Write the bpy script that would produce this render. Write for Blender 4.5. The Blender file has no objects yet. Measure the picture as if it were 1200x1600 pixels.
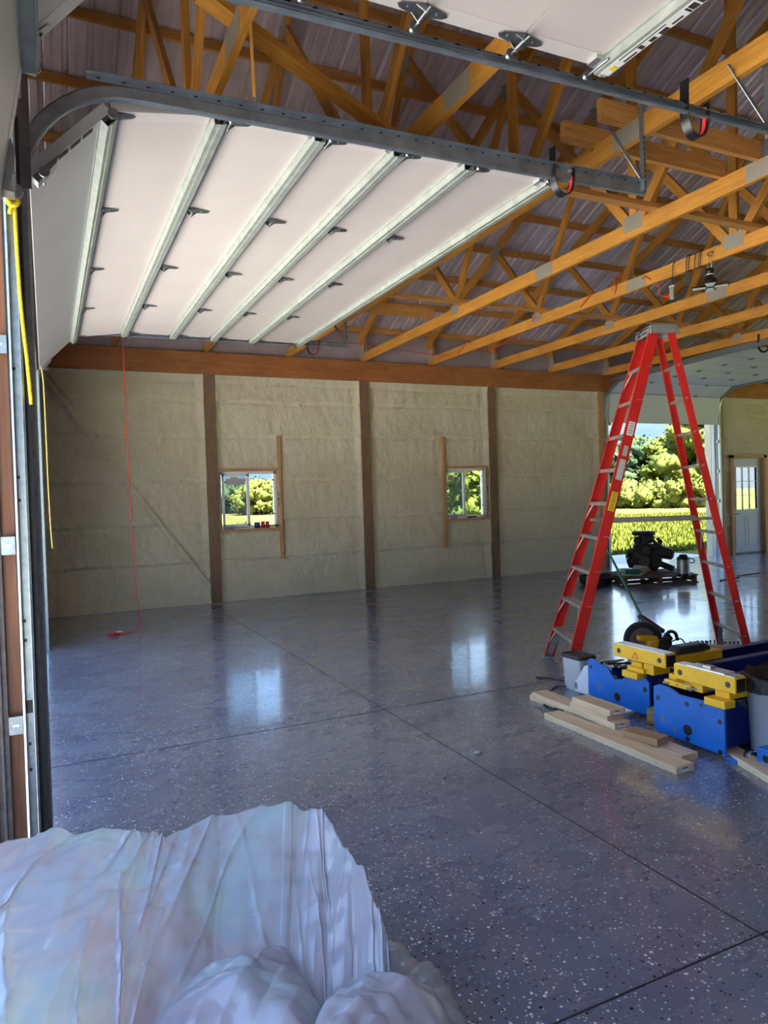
import bpy, bmesh, math, random
from mathutils import Vector, Matrix, noise, Euler
random.seed(7)
R = math.radians
scn = bpy.context.scene
col = scn.collection

# ------------------------------------------------------------------ camera
H = 1.43
def _n(v): return v.normalized()
d1 = _n(Vector((73-600, 7, -1110)))        # away along the door wall (+Y)
d2 = _n(Vector((2940-600, 99, -1110)))     # into the building (+X)
up = _n(d2.cross(d1)); d2 = _n(d1.cross(up))
M = Matrix((d2, d1, up))                   # camera vector -> world vector
cam_data = bpy.data.cameras.new('camera')
cam = bpy.data.objects.new('camera', cam_data); col.objects.link(cam)
cam.matrix_world = Matrix.Translation((0, 0, H)) @ M.to_4x4()
cam_data.sensor_fit = 'VERTICAL'; cam_data.sensor_height = 36; cam_data.lens = 1110/1600*36
cam_data.clip_start = 0.02; cam_data.clip_end = 2000
scn.camera = cam
def at(px, py, X=None, Y=None, Z=None):    # point on a world plane seen at a pixel of the 1200x1600 frame
    r = M @ Vector((px-600, -(py-800), -1110))
    t = X/r.x if X is not None else Y/r.y if Y is not None else (Z-H)/r.z
    return Vector((0, 0, H)) + r*t

# ------------------------------------------------------------------ light
scn.view_settings.view_transform = 'Standard'; scn.view_settings.look = 'None'
scn.view_settings.gamma = 1; scn.view_settings.use_curve_mapping = False
scn.view_settings.exposure = 2.0
SKY = .95; SUN = 16.0
w = bpy.data.worlds.new('world'); scn.world = w; w.use_nodes = True
nt = w.node_tree; nt.nodes.clear()
def N(t, ty, **k):
    n = t.nodes.new(ty)
    for a, b in k.items():
        if a.startswith('i_'): n.inputs[a[2:].replace('_', ' ')].default_value = b
        else: setattr(n, a, b)
    return n
wo = N(nt, 'ShaderNodeOutputWorld'); bg = N(nt, 'ShaderNodeBackground'); bg.inputs[1].default_value = SKY
tc = N(nt, 'ShaderNodeTexCoord'); sp = N(nt, 'ShaderNodeSeparateXYZ'); nt.links.new(tc.outputs['Generated'], sp.inputs[0])
rp = N(nt, 'ShaderNodeValToRGB'); nt.links.new(sp.outputs[2], rp.inputs[0])
def skyramp(rp, stops):
    e = rp.color_ramp.elements
    while len(e) < len(stops): e.new(.5)
    for q, (p, c) in zip(e, stops): q.position = p; q.color = (*c, 1)
skyramp(rp, [(0, (.15, .23, .29)), (.09, (.13, .22, .31)), (.17, (.36, .59, .92)), (.7, (.20, .42, .95))])
rc = N(nt, 'ShaderNodeValToRGB'); nt.links.new(sp.outputs[2], rc.inputs[0]); skyramp(rc, [(0, (.26, .27, .28)), (.09, (.27, .28, .29)), (.17, (.60, .72, .90)), (.7, (.8, .9, 1))])
mp = N(nt, 'ShaderNodeMapping'); mp.inputs['Scale'].default_value = (1, 1, 3.2); nt.links.new(tc.outputs['Generated'], mp.inputs[0])
ns = N(nt, 'ShaderNodeTexNoise', i_Scale=3.1, i_Detail=7.0, i_Roughness=.58); nt.links.new(mp.outputs[0], ns.inputs[0])
cr = N(nt, 'ShaderNodeValToRGB'); nt.links.new(ns.outputs[0], cr.inputs[0])
cr.color_ramp.elements[0].position = .46; cr.color_ramp.elements[0].color = (0, 0, 0, 1)
cr.color_ramp.elements[1].position = .66; cr.color_ramp.elements[1].color = (1, 1, 1, 1)
mx = N(nt, 'ShaderNodeMix', data_type='RGBA'); nt.links.new(cr.outputs[0], mx.inputs[0]); nt.links.new(rp.outputs[0], mx.inputs[6])
nt.links.new(rc.outputs[0], mx.inputs[7])
nt.links.new(mx.outputs[2], bg.inputs[0]); nt.links.new(bg.outputs[0], wo.inputs[0])
sd = bpy.data.lights.new('sun', 'SUN'); sd.energy = SUN; sd.angle = R(.6); sd.color = (1, .95, .86)
sun = bpy.data.objects.new('sun', sd); col.objects.link(sun)
sun.rotation_euler = Vector((.12, -.55, 1.0)).normalized().to_track_quat('Z', 'Y').to_euler()   # high, on the camera's side of the building

# ------------------------------------------------------------------ materials
MT = {}
def mat(name, c, rough=.5, metal=0, spec=.5, build=None, **k):
    m = bpy.data.materials.new(name); m.use_nodes = True; t = m.node_tree
    b = t.nodes['Principled BSDF']; b.inputs['Base Color'].default_value = (*c, 1)
    b.inputs['Roughness'].default_value = rough; b.inputs['Metallic'].default_value = metal
    b.inputs['Specular IOR Level'].default_value = spec
    for a, v in k.items(): b.inputs[a.replace('_', ' ')].default_value = v
    if build: build(t, b, c)
    MT[name] = m; return m
def ramp(t, fac, stops):
    r = t.nodes.new('ShaderNodeValToRGB'); t.links.new(fac, r.inputs[0]); el = r.color_ramp.elements
    while len(el) < len(stops): el.new(.5)
    for q, (p, c) in zip(el, stops): q.position = p; q.color = (*c, 1)
    return r.outputs[0]
def sc(c, s): return tuple(min(1, max(0, a*s)) for a in c)
def coord(t, kind='Object', scale=(1, 1, 1)):
    a = t.nodes.new('ShaderNodeTexCoord'); m = t.nodes.new('ShaderNodeMapping'); m.inputs['Scale'].default_value = scale
    t.links.new(a.outputs[kind], m.inputs[0]); return m.outputs[0]
def noi(t, v, s, d=4, r=.55, dist=0):
    n = N(t, 'ShaderNodeTexNoise', i_Scale=s, i_Detail=float(d), i_Roughness=r, i_Distortion=dist); t.links.new(v, n.inputs[0]); return n.outputs[0]
def bump(t, b, h, st=.3, d=.01):
    n = N(t, 'ShaderNodeBump', i_Strength=st, i_Distance=d); t.links.new(h, n.inputs['Height']); t.links.new(n.outputs[0], b.inputs['Normal'])
def mixc(t, f, a, b, mode='MIX'):
    n = N(t, 'ShaderNodeMix', data_type='RGBA', blend_type=mode)
    for s, v in ((0, f), (6, a), (7, b)):
        if hasattr(v, 'is_output'): t.links.new(v, n.inputs[s])
        else: n.inputs[s].default_value = v if s == 0 else (*v, 1)
    return n.outputs[2]
def wood(light, dark, knots=True):
    def f(t, b, c):
        oi = t.nodes.new('ShaderNodeObjectInfo')
        uv = t.nodes.new('ShaderNodeTexCoord').outputs['UV']
        ad = N(t, 'ShaderNodeVectorMath', operation='ADD'); t.links.new(uv, ad.inputs[0])
        mu = N(t, 'ShaderNodeMath', operation='MULTIPLY'); mu.inputs[1].default_value = 37; t.links.new(oi.outputs['Random'], mu.inputs[0])
        t.links.new(mu.outputs[0], ad.inputs[1])
        m1 = N(t, 'ShaderNodeMapping'); m1.inputs['Scale'].default_value = (1.3, 26, 1); t.links.new(ad.outputs[0], m1.inputs[0])
        g = noi(t, m1.outputs[0], 2.0, 5, .6, 1.2)
        base = ramp(t, g, [(.3, dark), (.52, c), (.75, light)])
        m2 = N(t, 'ShaderNodeMapping'); m2.inputs['Scale'].default_value = (1, 2.2, 1); t.links.new(ad.outputs[0], m2.inputs[0])
        big = noi(t, m2.outputs[0], 2.2, 3)
        base = mixc(t, .35, base, ramp(t, big, [(.35, sc(c, .62)), (.65, sc(c, 1.25))]), 'MULTIPLY' if False else 'MIX')
        if knots:
            vo = N(t, 'ShaderNodeTexVoronoi', i_Scale=3.0); t.links.new(m2.outputs[0], vo.inputs[0])
            k = ramp(t, vo.outputs['Distance'], [(.035, (1, 1, 1)), (.075, (0, 0, 0))])
            base = mixc(t, k, base, sc(dark, .45))
        t.links.new(base, b.inputs['Base Color']); bump(t, b, g, .25, .003)
    return f
def mottle(scale=6, amt=.25, bs=0, bd=.004, kind='Object'):
    def f(t, b, c):
        v = coord(t, kind); n = noi(t, v, scale, 6)
        t.links.new(ramp(t, n, [(.3, sc(c, 1-amt)), (.7, sc(c, 1+amt))]), b.inputs['Base Color'])
        if bs: bump(t, b, noi(t, v, scale*6, 4), bs, bd)
    return f
mat('truss_wood', (.62, .28, .042), .55, build=wood((.77, .40, .085), (.42, .165, .022)))
mat('brace_wood', (.60, .29, .075), .6, build=wood((.75, .42, .15), (.38, .16, .04)))
mat('header_wood', (.34, .125, .035), .6, build=wood((.44, .18, .06), (.20, .07, .02)))
mat('post_wood', (.19, .115, .065), .7, build=wood((.26, .17, .10), (.12, .07, .04)))
mat('jamb_wood', (.17, .065, .028), .6, build=wood((.23, .10, .045), (.10, .035, .014)))
mat('frame_wood', (.50, .27, .11), .6, build=wood((.62, .36, .17), (.34, .16, .06)))
mat('pine', (.72, .55, .36), .6, build=wood((.85, .70, .50), (.55, .36, .20)))
mat('old_wood', (.42, .25, .12), .7, build=wood((.52, .34, .18), (.24, .13, .06)))
mat('pallet_wood', (.16, .08, .05), .8, build=wood((.24, .13, .08), (.08, .04, .03)))
def foam(t, b, c):
    v = coord(t, 'Object'); n = noi(t, v, 1.1, 5, .6)
    m = coord(t, 'Object', (10, 10, 3.0)); st = noi(t, m, 3.0, 5, .65, 1.0)
    ccc = ramp(t, n, [(.3, (.54, .48, .33)), (.5, c), (.72, (.66, .62, .46))])
    ccc = mixc(t, .16, ccc, ramp(t, st, [(.35, (.42, .37, .25)), (.65, (.80, .74, .56))]))
    t.links.new(ccc, b.inputs['Base Color'])
    f2 = noi(t, v, 34, 5, .6)
    a = N(t, 'ShaderNodeMath', operation='ADD'); t.links.new(st, a.inputs[0]); t.links.new(f2, a.inputs[1])
    bump(t, b, a.outputs[0], .8, .018)
mat('foam', (.61, .55, .39), .75, build=foam)
def roofm(t, b, c):
    v = coord(t, 'Object', (1, .25, .25)); n = noi(t, v, 9, 5)
    t.links.new(ramp(t, n, [(.3, sc(c, .8)), (.7, sc(c, 1.15))]), b.inputs['Base Color'])
    bump(t, b, noi(t, coord(t, 'Object', (3, .6, 1)), 5, 3), .25, .02)
mat('roof_metal', (.70, .62, .66), .42, .35, build=roofm)
mat('sheathing', (.40, .34, .36), .5, .2, build=mottle(3, .15))
def galv(t, b, c):
    v = coord(t, 'Object'); vo = N(t, 'ShaderNodeTexVoronoi', i_Scale=60.0); t.links.new(v, vo.inputs[0])
    hs = N(t, 'ShaderNodeSeparateColor'); t.links.new(vo.outputs['Color'], hs.inputs[0])
    t.links.new(ramp(t, hs.outputs[0], [(0, sc(c, .85)), (1, sc(c, 1.1))]), b.inputs['Base Color'])
mat('galvanized', (.36, .42, .46), .38, .8, build=galv)
mat('strut_metal', (.44, .48, .43), .45, .35, build=mottle(14, .16))
mat('track_metal', (.33, .38, .42), .38, .75, build=mottle(9, .25))
mat('bolt', (.7, .7, .7), .3, .9)
mat('hinge_metal', (.26, .27, .28), .35, .85, build=mottle(20, .2))
mat('door_white', (.61, .545, .515), .42, build=mottle(2.0, .04, .12, .002))
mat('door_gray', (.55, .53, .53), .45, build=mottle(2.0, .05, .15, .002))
mat('door_edge', (.64, .59, .565), .42)
mat('plate_metal', (.40, .38, .31), .5, .4)
mat('black', (.012, .012, .014), .35)
mat('black_rubber', (.02, .02, .022), .7, build=mottle(30, .4))
mat('red_tape', (.75, .04, .05), .4)
mat('siding', (.085, .07, .065), .55, build=mottle(30, .35, .3))
mat('apron', (.50, .49, .46), .85, build=mottle(5, .12, .2))
mat('gravel', (.62, .60, .55), .9, build=mottle(8, .2, .4))
def floorm(t, b, c):
    v = coord(t, 'Object')
    n1 = noi(t, v, .85, 7, .62, .4); n2 = noi(t, coord(t, 'Object', (1, 1.7, 1)), 2.6, 7, .6, .25)
    base = ramp(t, n1, [(.32, (.090, .112, .170)), (.5, (.150, .172, .235)), (.68, (.230, .245, .310))])
    base = mixc(t, .45, base, ramp(t, n2, [(.30, (.105, .128, .190)), (.52, (.152, .160, .215)), (.75, (.225, .235, .295))]))
    def flecks(scale, thr, colr, base):
        vo = N(t, 'ShaderNodeTexVoronoi', i_Scale=scale, i_Randomness=1.0); t.links.new(v, vo.inputs[0])
        s = N(t, 'ShaderNodeSeparateColor'); t.links.new(vo.outputs['Color'], s.inputs[0])
        den = noi(t, v, 1.3, 4)
        d2_ = N(t, 'ShaderNodeMath', operation='MULTIPLY_ADD'); t.links.new(den, d2_.inputs[0]); d2_.inputs[1].default_value = -.45; d2_.inputs[2].default_value = thr+.225
        g = N(t, 'ShaderNodeMath', operation='GREATER_THAN'); t.links.new(s.outputs[0], g.inputs[0]); t.links.new(d2_.outputs[0], g.inputs[1])
        l = N(t, 'ShaderNodeMath', operation='LESS_THAN'); t.links.new(vo.outputs['Distance'], l.inputs[0])
        sz = N(t, 'ShaderNodeMath', operation='MULTIPLY'); t.links.new(s.outputs[1], sz.inputs[0]); sz.inputs[1].default_value = .50
        t.links.new(sz.outputs[0], l.inputs[1])
        mu = N(t, 'ShaderNodeMath', operation='MULTIPLY'); t.links.new(g.outputs[0], mu.inputs[0]); t.links.new(l.outputs[0], mu.inputs[1])
        return mixc(t, mu.outputs[0], base, colr)
    base = flecks(112, .80, (.62, .66, .66), base)
    base = flecks(76, .885, (.70, .74, .74), base)
    base = flecks(92, .86, (.012, .014, .02), base)
    t.links.new(base, b.inputs['Base Color'])
    rr = ramp(t, n2, [(.3, (.20, .20, .20)), (.7, (.36, .36, .36))]); t.links.new(rr, b.inputs['Roughness'])
    bump(t, b, noi(t, coord(t, 'Object', (1, 1, 1)), 14, 4), .10, .006)
mat('floor', (.1, .1, .13), .18, spec=.5, Coat_Weight=.8, Coat_Roughness=.10, build=floorm)
mat('joint', (.018, .018, .022), .5)
def plast(t, b, c, ar=(.06, .26)):
    v = coord(t, 'Object'); n = noi(t, v, 3.2, 5, .6, .6)
    cc = ramp(t, n, [(.35, (.50, .45, .50)), (.5, (.47, .485, .54)), (.62, (.45, .56, .58))])
    t.links.new(cc, b.inputs['Base Color'])
    tr = N(t, 'ShaderNodeBsdfTranslucent'); t.links.new(cc, tr.inputs[0])
    tp = N(t, 'ShaderNodeBsdfTransparent'); tp.inputs[0].default_value = (.95, .96, .97, 1)
    m1 = N(t, 'ShaderNodeMixShader'); m1.inputs[0].default_value = .30
    m2 = N(t, 'ShaderNodeMixShader')
    al = ramp(t, noi(t, v, 2.2, 4), [(.3, (ar[0],)*3), (.7, (ar[1],)*3)]); t.links.new(al, m2.inputs[0])
    out = t.nodes['Material Output']
    t.links.new(b.outputs[0], m1.inputs[1]); t.links.new(tr.outputs[0], m1.inputs[2])
    t.links.new(m1.outputs[0], m2.inputs[1]); t.links.new(tp.outputs[0], m2.inputs[2]); t.links.new(m2.outputs[0], out.inputs[0])
    def rdg(scale, sc_, rot, d):
        m_ = N(t, 'ShaderNodeMapping'); m_.inputs['Scale'].default_value = sc_
        m0 = N(t, 'ShaderNodeMapping'); m0.inputs['Rotation'].default_value = (0, 0, R(rot)); t.links.new(v, m0.inputs[0]); t.links.new(m0.outputs[0], m_.inputs[0])
        n_ = N(t, 'ShaderNodeTexNoise', noise_type='RIDGED_MULTIFRACTAL', i_Scale=scale, i_Detail=d, i_Roughness=.5, i_Distortion=.3); t.links.new(m_.outputs[0], n_.inputs[0]); return n_.outputs[0]
    v1 = rdg(4.0, (2.6, .45, 1), 12, 3.0); v2 = rdg(8.0, (.5, 1.8, 1), -25, 3.0)
    ad = N(t, 'ShaderNodeMath', operation='MULTIPLY_ADD'); t.links.new(v2, ad.inputs[0]); ad.inputs[1].default_value = .35; t.links.new(v1, ad.inputs[2])
    bump(t, b, ad.outputs[0], 1.0, .020)
mat('plastic_film', (.86, .88, .92), .16, spec=1.0, build=plast)
mat('plastic_thin', (.86, .88, .92), .18, spec=.7, build=lambda t, b, c: plast(t, b, c, (.08, .30)))
mat('insulation', (.62, .42, .36), .8, build=mottle(7, .15))
mat('ladder_red', (.60, .018, .012), .42, build=mottle(6, .12))
mat('aluminum', (.50, .48, .44), .42, .75, build=mottle(18, .2))
mat('gray_plastic', (.23, .24, .23), .5, build=mottle(14, .15))
mat('dark_plastic', (.035, .035, .04), .45)
mat('label_white', (.78, .78, .74), .5); mat('label_yellow', (.80, .62, .02), .5); mat('label_gray', (.42, .42, .40), .5)
mat('ink', (.03, .03, .03), .6)
def bluep(t, b, c):
    v = coord(t, 'Object'); n = noi(t, v, 5, 6, .6)
    ch = noi(t, v, 9, 8, .7); mk = ramp(t, ch, [(.615, (0, 0, 0)), (.63, (1, 1, 1))])
    base = ramp(t, n, [(.35, sc(c, .8)), (.7, sc(c, 1.2))])
    t.links.new(mixc(t, mk, base, (.16, .15, .13)), b.inputs['Base Color'])
mat('blue_paint', (.004, .135, .56), .35, build=bluep)
mat('navy_paint', (.010, .022, .17), .4, build=bluep)
mat('yellow_paint', (.86, .50, .01), .35, build=mottle(8, .08))
mat('bare_steel', (.35, .34, .33), .45, .8, build=mottle(20, .3))
mat('silver', (.75, .75, .76), .35, .6)
mat('saw_yellow', (.75, .36, .01), .4, build=mottle(10, .1))
mat('green_paint', (.006, .14, .075), .4)
mat('clear_bin', (.62, .66, .72), .15, Alpha=.62, build=mottle(4, .08))
mat('screws', (.20, .19, .17), .5, .5, build=mottle(60, .7, .9, .01))
mat('bin_gray', (.34, .38, .44), .45, build=mottle(3, .08))
mat('bag_white', (.62, .68, .78), .5, build=mottle(9, .1, .3))
mat('trash_bag', (.015, .015, .017), .25, build=mottle(12, .4, .6, .02))
mat('engine_black', (.018, .016, .016), .5, .3, build=mottle(25, .7, .6, .01))
mat('engine_gray', (.07, .065, .06), .5, .5, build=mottle(25, .6, .6, .01))
mat('rag', (.60, .54, .46), .9, build=mottle(12, .3, .8, .02))
mat('red_cord', (.70, .045, .03), .45); mat('yellow_rope', (.85, .55, .02), .6, build=mottle(90, .4))
mat('dim_yellow', (.62, .44, .10), .6)
mat('white_vinyl', (.80, .81, .82), .35); mat('entry_paint', (.55, .58, .62), .45, build=mottle(2, .04))
mat('lamp_panel', (.85, .88, .84), .3)
mat('blue_can', (.01, .03, .22), .35); mat('crimson', (.45, .02, .05), .4)
mat('pebble', (.5, .48, .42), .8)
mat('gas_gray', (.30, .34, .40), .3, .5)
def glassm(t, b, c):
    tp = N(t, 'ShaderNodeBsdfTransparent'); tp.inputs[0].default_value = (.94, .96, .96, 1)
    gl = N(t, 'ShaderNodeBsdfGlossy', i_Roughness=.02); fr = N(t, 'ShaderNodeFresnel', i_IOR=1.45)
    m = N(t, 'ShaderNodeMixShader'); t.links.new(fr.outputs[0], m.inputs[0]); t.links.new(tp.outputs[0], m.inputs[1]); t.links.new(gl.outputs[0], m.inputs[2])
    t.links.new(m.outputs[0], t.nodes['Material Output'].inputs[0])
mat('glass', (1, 1, 1), .02, build=glassm)
def screenm(t, b, c):
    tp = N(t, 'ShaderNodeBsdfTransparent'); tp.inputs[0].default_value = (.80, .84, .84, 1)
    gl = N(t, 'ShaderNodeBsdfDiffuse'); gl.inputs[0].default_value = (.35, .38, .38, 1)
    m = N(t, 'ShaderNodeMixShader'); m.inputs[0].default_value = .12; t.links.new(tp.outputs[0], m.inputs[1]); t.links.new(gl.outputs[0], m.inputs[2])
    t.links.new(m.outputs[0], t.nodes['Material Output'].inputs[0])
mat('screen', (1, 1, 1), .5, build=screenm)
def fieldm(t, b, c):
    v = coord(t, 'Object'); n = noi(t, v, .12, 5); n2 = noi(t, v, 2.5, 6, .7)
    sx = N(t, 'ShaderNodeSeparateXYZ'); t.links.new(v, sx.inputs[0])
    mr = N(t, 'ShaderNodeMapRange'); mr.inputs[1].default_value = 14; mr.inputs[2].default_value = 45; t.links.new(sx.outputs[1], mr.inputs[0])
    near = ramp(t, n2, [(.3, (.060, .078, .008)), (.5, (.092, .108, .013)), (.7, (.125, .135, .028))])
    far = ramp(t, n, [(.35, (.095, .098, .018)), (.55, (.135, .115, .035)), (.7, (.115, .112, .026))])
    t.links.new(mixc(t, mr.outputs[0], near, far), b.inputs['Base Color']); bump(t, b, n2, .6, .15)
mat('field', (.3, .4, .06), .95, spec=.1, build=fieldm)
def leafm(c1, c2):
    def f(t, b, c):
        oi = t.nodes.new('ShaderNodeObjectInfo')
        n = noi(t, coord(t, 'Object'), 2.6, 8, .85)
        m = N(t, 'ShaderNodeMath', operation='MULTIPLY_ADD'); t.links.new(oi.outputs['Random'], m.inputs[0]); m.inputs[1].default_value = .22; t.links.new(n, m.inputs[2])
        t.links.new(ramp(t, m.outputs[0], [(.38, c1), (.82, c2)]), b.inputs['Base Color'])
    return f
mat('leaves', (.1, .2, .03), .8, spec=.15, build=leafm((.012, .030, .004), (.100, .125, .016)))
mat('leaves_blue', (.1, .2, .06), .8, spec=.15, build=leafm((.012, .034, .018), (.070, .105, .042)))
mat('leaves_light', (.3, .4, .08), .8, spec=.15, build=leafm((.035, .060, .008), (.150, .160, .030)))
mat('grass', (.26, .40, .05), .8, spec=.15, build=leafm((.040, .060, .005), (.130, .145, .018)))
mat('bark', (.12, .09, .06), .9, build=mottle(8, .3, .5))

# ------------------------------------------------------------------ mesh builder
class MB:
    def __init__(s): s.v = []; s.f = []; s.uv = []; s.sm = []
    def add(s, vs, fs, uvs=None, smooth=False):
        o = len(s.v); s.v += [Vector(v) for v in vs]
        for i, f in enumerate(fs):
            s.f.append([o+j for j in f]); s.sm.append(smooth)
            s.uv.append(uvs[i] if uvs else [(0, 0)]*len(f))
        return s
    def box(s, x0, x1, y0, y1, z0, z1):
        L = max(abs(x1-x0), abs(y1-y0), abs(z1-z0))
        if L == abs(x1-x0): s.beam(((x0), (y0+y1)/2, (z0+z1)/2), (x1, (y0+y1)/2, (z0+z1)/2), abs(y1-y0), abs(z1-z0), (0, 0, 1))
        elif L == abs(y1-y0): s.beam(((x0+x1)/2, y0, (z0+z1)/2), ((x0+x1)/2, y1, (z0+z1)/2), abs(x1-x0), abs(z1-z0), (0, 0, 1))
        else: s.beam(((x0+x1)/2, (y0+y1)/2, z0), ((x0+x1)/2, (y0+y1)/2, z1), abs(x1-x0), abs(y1-y0), (0, 1, 0))
        return s
    def beam(s, a, b, w, h, upv=(0, 0, 1)):
        # w across (side), h along up
        a = Vector(a); b = Vector(b); d = (b-a); L = d.length; d.normalize(); u = Vector(upv)
        side = d.cross(u)
        if side.length < 1e-4: side = d.cross(Vector((1, 0, 0)))
        side.normalize(); u = side.cross(d).normalized()
        c = []
        for p in (a, b):
            for sw, sh in ((-1, -1), (1, -1), (1, 1), (-1, 1)): c.append(p+side*sw*w/2+u*sh*h/2)
        fs = [(0, 3, 2, 1), (4, 5, 6, 7), (0, 1, 5, 4), (1, 2, 6, 5), (2, 3, 7, 6), (3, 0, 4, 7)]
        r = (len(s.v) % 97)*.37
        uv = [[(r, r), (r, r+h), (r+w, r+h), (r+w, r)], [(r, r), (r+w, r), (r+w, r+h), (r, r+h)]]
        for k, wd in enumerate((w, h, w, h)):
            o = r+k*.31; uv.append([(r, o), (r, o+wd), (r+L, o+wd), (r+L, o)])
        uv[2:] = [[(r, o_), (r, o_+wd), (r+L, o_+wd), (r+L, o_)] for o_, wd in ((r, w), (r+.31, h), (r+.62, w), (r+.93, h))]
        return s.add(c, fs, uv)
    def prism(s, pts, vec, smooth=False):   # polygon extruded by vec
        vec = Vector(vec); n = len(pts); a = [Vector(p) for p in pts]; b = [p+vec for p in a]
        nrm = Vector((0, 0, 0))
        for i in range(n): nrm += a[i].cross(a[(i+1) % n])
        fl = nrm.dot(vec) > 0
        fs = [list(range(n))[::-1] if fl else list(range(n)), [n+i for i in (range(n) if fl else reversed(range(n)))]]
        for i in range(n):
            j = (i+1) % n; fs.append([i, j, n+j, n+i] if fl else [j, i, n+i, n+j])
        ax = vec.normalized(); t1 = ax.orthogonal().normalized(); t2 = ax.cross(t1); al = a+b
        uv = [[(al[k].dot(t1), al[k].dot(t2)) for k in f] if q < 2 else [((al[k]-al[f[0]]).dot(ax), (al[k]-al[f[0]]).length*.5) for k in f] for q, f in enumerate(fs)]
        return s.add(al, fs, uv, False)
    def cyl(s, a, b, r0, r1=None, n=16, cap=True):
        r1 = r0 if r1 is None else r1
        a = Vector(a); b = Vector(b); d = (b-a).normalized(); t1 = d.orthogonal().normalized(); t2 = d.cross(t1)
        vs = []; fs = []
        for p, r in ((a, r0), (b, r1)):
            for i in range(n):
                q = 2*math.pi*i/n; vs.append(p+t1*math.cos(q)*r+t2*math.sin(q)*r)
        for i in range(n): fs.append([i, (i+1) % n, n+(i+1) % n, n+i])
        s.add(vs, fs, None, True)
        if cap: s.add(vs, [list(range(n))[::-1], list(range(n, 2*n))])
        return s
    def tube(s, pts, r, n=6):
        pts = [Vector(p) for p in pts]; vs = []; fs = []
        t = (pts[1]-pts[0]).normalized(); a = t.orthogonal().normalized()
        for i, p in enumerate(pts):
            t = (pts[min(i+1, len(pts)-1)]-pts[max(i-1, 0)]).normalized()
            a = (a-t*a.dot(t)).normalized(); b = t.cross(a)
            for k in range(n):
                q = 2*math.pi*k/n; vs.append(p+(a*math.cos(q)+b*math.sin(q))*r)
        for i in range(len(pts)-1):
            for k in range(n): fs.append([i*n+k, i*n+(k+1) % n, (i+1)*n+(k+1) % n, (i+1)*n+k])
        fs += [list(range(n))[::-1], [(len(pts)-1)*n+k for k in range(n)]]
        return s.add(vs, fs, None, True)
    def lathe(s, c, prof, n=24, sx=1, sy=1, ang=0):
        c = Vector(c); vs = []; fs = []
        for r, z in prof:
            for i in range(n):
                q = 2*math.pi*i/n; x_, y_ = math.cos(q)*r*sx, math.sin(q)*r*sy
                vs.append(c+Vector((x_*math.cos(ang)-y_*math.sin(ang), x_*math.sin(ang)+y_*math.cos(ang), z)))
        for j in range(len(prof)-1):
            for i in range(n): fs.append([j*n+i, j*n+(i+1) % n, (j+1)*n+(i+1) % n, (j+1)*n+i])
        return s.add(vs, fs, None, True)
    def ball(s, c, r, sub=2, jit=0, sq=(1, 1, 1), seed=0):
        bm = bmesh.new(); bmesh.ops.create_icosphere(bm, subdivisions=sub, radius=1)
        vs = []
        for v in bm.verts:
            k = 1+jit*noise.noise(v.co*1.8+Vector((seed, seed*1.7, 0))) + jit*.5*noise.noise(v.co*4.5+Vector((0, seed, seed)))
            vs.append(Vector(c)+Vector((v.co.x*sq[0], v.co.y*sq[1], v.co.z*sq[2]))*r*k)
        fs = [[v.index for v in f.verts] for f in bm.faces]; bm.free()
        return s.add(vs, fs, None, True)
    def build(s, name, m, parent=None, bevel=0):
        me = bpy.data.meshes.new(name); off = Vector((0, 0, 0))
        p = parent
        while p is not None: off += p.location; p = p.parent
        me.from_pydata([tuple(v-off) for v in s.v], [], s.f); me.materials.append(MT[m])
        uvl = me.uv_layers.new(name='UVMap'); flat = [c for f in s.uv for q in f for c in q]; uvl.data.foreach_set('uv', flat)
        me.polygons.foreach_set('use_smooth', s.sm); me.update()
        o = bpy.data.objects.new(name, me); col.objects.link(o)
        if parent is not None: o.parent = parent
        if bevel:
            md = o.modifiers.new('b', 'BEVEL'); md.width = bevel; md.segments = 2; md.limit_method = 'ANGLE'
        return o
def tag(o, label=None, cat=None, group=None, kind=None):
    if label: o['label'] = label
    if cat: o['category'] = cat
    if group: o['group'] = group
    if kind: o['kind'] = kind
    return o
def thing(name, loc, label, cat, group=None, kind=None):
    o = bpy.data.objects.new(name, None); col.objects.link(o); o.location = loc; o.empty_display_size = .1
    return tag(o, label, cat, group, kind)
def copy_tree(o, parent=None):
    c = o.copy(); col.objects.link(c); c.parent = parent
    for ch in list(o.children): copy_tree(ch, c)
    return c
def smooth(pts, n=8):
    P = [Vector(p) for p in pts]; out = []
    for i in range(len(P)-1):
        p0, p1, p2, p3 = P[max(i-1, 0)], P[i], P[i+1], P[min(i+2, len(P)-1)]
        for k in range(n):
            t = k/n; out.append(.5*((2*p1)+(p2-p0)*t+(2*p0-5*p1+4*p2-p3)*t*t+(3*p1-p0-3*p2+p3)*t**3))
    return out+[P[-1]]
def ordinal(i): return ['first', 'second', 'third', 'fourth', 'fifth', 'sixth', 'seventh', 'eighth', 'ninth', 'tenth', 'eleventh', 'twelfth', 'thirteenth', 'fourteenth', 'fifteenth', 'sixteenth', 'seventeenth', 'eighteenth', 'nineteenth', 'twentieth'][i]

# ------------------------------------------------------------------ dimensions
YF = 10.16; XB = 17.2; YN = -1.3; YR = (10.16-1.22)/2; EZ = 3.70; SL = .435
def top_z(y): return EZ+SL*(10.5-y) if y > YR else EZ+SL*(y-(2*YR-10.5))

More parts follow.
